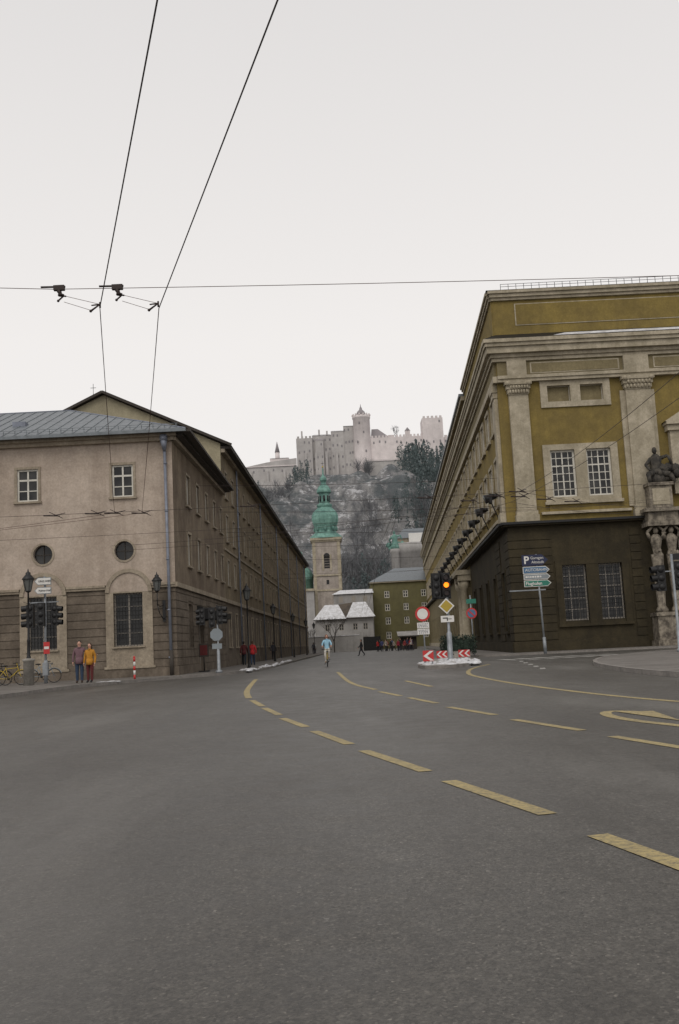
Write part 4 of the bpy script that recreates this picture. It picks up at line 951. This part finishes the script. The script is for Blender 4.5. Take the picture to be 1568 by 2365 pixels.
# ------------------------------------------------------------------ people
def person(name,x,y,z,rot,h,top,leg,hair,shoe=None,pose='stand',longhair=False,coat=False,phase=1,parent=None,lean=0):
    shoe=shoe or DARK
    V={};E_=[];rad={}
    def P(n,c,r_): V[n]=Vector(c);rad[n]=r_
    P('pel',(0,0,.93),.135);P('sp',(0,.0,1.10),.125);P('ch',(0,.0,1.30),.155);P('nb',(0,.01,1.46),.075);P('nk',(0,0,1.53),.055);P('hd',(0,-.015,1.63),.085);P('ht',(0,-.005,1.72),.07)
    E_+=[('pel','sp','top'),('sp','ch','top'),('ch','nb','top'),('nb','nk','skin'),('nk','hd','skin'),('hd','ht','skin')]
    st={'stand':.03,'walk':.30,'bike':0,'hug':.03}[pose]
    for s_,sd in ((1,'L'),(-1,'R')):
        f=s_*phase
        P('sh'+sd,(.175*s_,0,1.41),.072)
        if pose=='bike': P('el'+sd,(.27*s_,-.18,1.20),.05);P('wr'+sd,(.26*s_,-.42,1.12),.033);P('pm'+sd,(.26*s_,-.49,1.09),.036)
        elif pose=='walk': P('el'+sd,(.24*s_,.10*f+.02,1.14),.052);P('wr'+sd,(.25*s_,.20*f-.10,.92),.034);P('pm'+sd,(.25*s_,.22*f-.13,.84),.036)
        elif pose=='hug' and f>0: P('el'+sd,(.36*s_,.10,1.22),.052);P('wr'+sd,(.60*s_,.13,1.20),.034);P('pm'+sd,(.67*s_,.09,1.19),.036)
        else: P('el'+sd,(.25*s_,.04,1.14),.052);P('wr'+sd,(.26*s_,-.05,.90),.034);P('pm'+sd,(.255*s_,-.07,.82),.036)
        E_+=[('ch','sh'+sd,'top'),('sh'+sd,'el'+sd,'top'),('el'+sd,'wr'+sd,'top'),('wr'+sd,'pm'+sd,'skin')]
        if pose=='bike':
            up_=.24 if s_*phase>0 else 0
            P('hp'+sd,(.09*s_,0,.88),.11);P('kn'+sd,(.12*s_,-.36-.04*(up_>0),.62+up_*.9),.072);P('an'+sd,(.10*s_,-.28+.02,.20+up_),.048);P('to'+sd,(.10*s_,-.44,.15+up_),.038)
        else:
            P('hp'+sd,(.095*s_,0,.86),.11);P('kn'+sd,(.10*s_,-.5*st*f-.04*(pose=='walk'),.49),.078);P('an'+sd,(.10*s_,-st*f+(.06 if f<0 and pose=='walk' else 0),.09+(.05 if f<0 and pose=='walk' else 0)),.056);P('to'+sd,(.11*s_,-st*f-.16+(.04 if f<0 and pose=='walk' else 0),.045),.042)
        E_+=[('pel','hp'+sd,'leg'),('hp'+sd,'kn'+sd,'leg'),('kn'+sd,'an'+sd,'leg'),('an'+sd,'to'+sd,'shoe')]
    if coat:
        rad['pel']=.155;rad['sp']=.14;rad['ch']=.165
        for sd in 'LR': rad['sh'+sd]=.082;rad['el'+sd]=.062;rad['wr'+sd]=.044
    names=list(V); me=bpy.data.meshes.new('t'); me.from_pydata([V[n] for n in names],[(names.index(a),names.index(c_)) for a,c_,_ in E_],[])
    o=bpy.data.objects.new('t',me); SC.collection.objects.link(o); md=o.modifiers.new('s','SKIN'); md.use_smooth_shade=True
    for i,n in enumerate(names):
        sv=me.skin_vertices[0].data[i]; r_=rad[n]; sv.radius=(r_,r_*.8 if n in('ch','sp','pel') else r_); sv.use_root=(n=='pel')
    ss=o.modifiers.new('u','SUBSURF'); ss.levels=1; ss.render_levels=1
    dg=bpy.context.evaluated_depsgraph_get(); em=bpy.data.meshes.new_from_object(o.evaluated_get(dg)); bpy.data.objects.remove(o)
    mats={'top':top,'leg':leg,'skin':SKIN,'shoe':shoe}
    b=MB(); vs=[v.co.copy() for v in em.vertices]; groups={}
    def dist(p,a,c_):
        d=c_-a; t=max(0,min(1,(p-a).dot(d)/d.dot(d))); return (p-(a+d*t)).length
    for p in em.polygons:
        c_=p.center; best=min(E_,key=lambda e_:dist(c_,V[e_[0]],V[e_[1]])-rad[e_[0]]*.5); lab=best[2]
        if lab=='leg' and c_.z>(.84 if coat else .93) and pose!='bike': lab='top'
        if best[:2] in (('nb','nk'),) and c_.z<1.49: lab='top'
        groups.setdefault(lab,[]).append(tuple(p.vertices))
    for lab,fs_ in groups.items(): b.add(vs,fs_,mats[lab],True)
    if coat:
        b.lathe((0,.0,.80),[(.17,0),(.172,.12),(.155,.28)],top,14)
    b.ell((0,-.005,1.655),(.076,.092,.108),SKIN,14,10); b.tube((0,-.088,1.665),(0,-.112,1.635),.009,.014,SKIN,6)
    for s_ in (1,-1):
        b.ell((.078*s_,.0,1.645),(.012,.02,.03),SKIN,6,5); b.ell((.03*s_,-.086,1.665),(.011,.008,.007),DARK,6,4)
    b.ell((0,-.088,1.60),(.022,.008,.006),RED,6,4)
    b.ell((0,.018,1.69),(.086,.096,.092),hair,14,8,.03); b.ell((0,.05,1.64),(.08,.06,.09),hair,12,7,.04)
    if longhair:
        b.ell((0,.06,1.57),(.10,.055,.14),hair,12,7,.05)
        for s_ in (1,-1): b.ell((.078*s_,.02,1.60),(.03,.05,.11),hair,9,7,.05)
    b.lathe((0,.005,1.455),[(.085,0),(.075,.05),(.07,.055)],top,12)
    for s_,sd in ((1,'L'),(-1,'R')):
        pm=V['pm'+sd]; d=(pm-V['wr'+sd]).normalized(); side=Vector((0,-1,0)) if abs(d.y)<.7 else Vector((-s_,0,0)); inn=Vector((-s_,0,0)) if abs(d.y)<.7 and abs(d.x)<.7 else Vector((0,0,-1))
        for i in range(4):
            L=(.036,.042,.045,.035)[i]; o0=pm+side*(.027-.018*i)+d*.02; o1=o0+d*L; o2=o1+(d*.6+inn*.8)*L*.7; o3=o2+(d*.1+inn)*L*.4
            b.tube(o0,o1,.009,.0085,SKIN,6); b.tube(o1,o2,.0085,.0075,SKIN,6); b.tube(o2,o3,.0075,.006,SKIN,6)
        t0=pm-d*.02+side*.03; t1=t0+(side*.8+d*.8)*.03; b.tube(t0,t1,.011,.010,SKIN,6); b.tube(t1,t1+(d+inn*.5)*.025,.010,.007,SKIN,6)
    b_=b.obj(name,parent); sc_=h/1.76; b_.scale=(sc_,)*3; b_.location=(x,y,z); b_.rotation_euler=(lean,0,rot); return b_
C_=cloth
jeans=C_('jeans',(.03,.05,.09)); hairb=C_('brown_hair',(.06,.035,.02)); hairk=C_('dark_hair',(.02,.015,.012))
person('man',-11.72,43.9,.13,.15,1.84,C_('plum_jacket',(.15,.085,.10)),jeans,hairk,C_('shoe_brown',(.05,.03,.02)),'hug',coat=True)
person('woman',-11.24,43.82,.13,-.2,1.72,C_('mustard_jacket',(.42,.19,.02)),C_('maroon_trousers',(.11,.02,.02)),hairb,None,'stand',longhair=True,coat=True)
person('man',-7.4,72.3,.13,math.pi,1.72,C_('dark_red_coat',(.09,.018,.02)),C_('dark_trousers',(.02,.03,.04)),hairk,None,'walk',coat=True)
person('woman',-6.6,70.4,.13,math.pi+.1,1.68,C_('red_jacket',(.48,.025,.03)),jeans,hairb,None,'walk',phase=-1,coat=True)
person('pedestrian',1.6,106.8,.0,-1.5,1.74,C_('black_coat',(.02,.02,.025)),C_('dark_trousers2',(.03,.03,.04)),hairk,None,'walk',coat=True)
cyc=empty('cyclist'); cyc.location=(-1.15,59.2,0)
bk=bicycle(0,0,-math.pi/2,SYE,'bicycle_part',0); bk.parent=cyc
rd=person('rider',0,.2,.12,0,1.76,C_('light_blue_jacket',(.30,.52,.66)),C_('white_trousers',(.60,.57,.52)),C_('auburn_hair',(.16,.06,.03)),C_('shoe_tan',(.3,.2,.12)),'bike',longhair=True,parent=cyc)
b=MB(); b.ell((0,.36,1.4),(.19,.12,.26),C_('backpack_blue',(.05,.12,.3)),12,8); o=b.obj('backpack',cyc)
random.seed(21)
cc=[(.4,.03,.03),(.03,.03,.04),(.05,.06,.15),(.35,.3,.25),(.3,.03,.03),(.02,.02,.02),(.1,.12,.2),(.4,.35,.3),(.25,.02,.04),(.04,.05,.05),(.03,.03,.03),(.3,.05,.05),(.05,.05,.1),(.45,.42,.4),(.4,.03,.03),(.03,.03,.04),(.05,.06,.15)]
for i,c_ in enumerate(cc):
    person('pedestrian',4.9+i*.33+U(-.2,.2),148+U(-8,8),.004,U(0,6.28),U(1.62,1.85),C_('coat_%d'%i,c_),C_('trouser_%d'%i,(.03,.03,.04)),hairk,None,'walk' if i%2 else 'stand',coat=True)
for x,y,c_ in ((-5.5,176,(.5,.5,.5)),(-4.9,150,(.05,.05,.06)),(-7.0,96,(.04,.04,.05))): person('pedestrian',x,y,.13,math.pi,1.72,C_('coat_x',c_),C_('trouser_x',(.04,.04,.05)),hairk,None,'walk',coat=True)

# ------------------------------------------------------------------ world, sun, camera
wd=bpy.data.worlds.new("World"); SC.world=wd; wd.use_nodes=True; nt=wd.node_tree; bg=nt.nodes["Background"]
EL,AZ=48,195
sky=N(nt,'ShaderNodeTexSky',sky_type='NISHITA'); sky.sun_disc=False; sky.sun_elevation=math.radians(EL); sky.sun_rotation=math.radians(AZ); sky.dust_density=4
hs=N(nt,'ShaderNodeHueSaturation'); hs.inputs['Saturation'].default_value=.15; nt.links.new(sky.outputs[0],hs.inputs['Color'])
tc=N(nt,'ShaderNodeTexCoord'); sp=N(nt,'ShaderNodeSeparateXYZ'); nt.links.new(tc.outputs['Generated'],sp.inputs[0])
cl=ramp(nt,sp.outputs['Z'],[(0.0,(.95,.92,.90)),(.3,(.92,.89,.87)),(.65,(.76,.74,.735)),(1,(.64,.63,.635))])
vm=N(nt,'ShaderNodeVectorMath',operation='SCALE'); vm.inputs['Scale'].default_value=10.0; nt.links.new(cl,vm.inputs[0])
nt.links.new(mix(nt,.93,hs.outputs[0],vm.outputs[0]),bg.inputs['Color']); bg.inputs['Strength'].default_value=.1
sl=bpy.data.lights.new('sun','SUN'); sl.energy=.9; sl.angle=math.radians(35); sl.color=(1,.93,.84)
so=bpy.data.objects.new('sun',sl); SC.collection.objects.link(so)
az=math.radians(AZ); el=math.radians(EL); dirv=Vector((math.sin(az)*math.cos(el),math.cos(az)*math.cos(el),math.sin(el)))
so.rotation_euler=dirv.to_track_quat('Z','Y').to_euler(); so.location=(0,-20,60)
cam=bpy.data.cameras.new('camera'); co=bpy.data.objects.new('camera',cam); SC.collection.objects.link(co)
cam.sensor_fit='VERTICAL'; cam.sensor_height=36; cam.sensor_width=24; cam.lens=34.86; cam.clip_end=6000; cam.clip_start=.05
co.matrix_world=Matrix.Translation((0,0,1.2))@Matrix.Rotation(math.pi/2+math.atan(308.3/2290),4,'X')@Matrix.Rotation(-.05,4,'Z')
SC.camera=co
SC.view_settings.view_transform='Standard'; SC.view_settings.look='None'; SC.view_settings.exposure=0
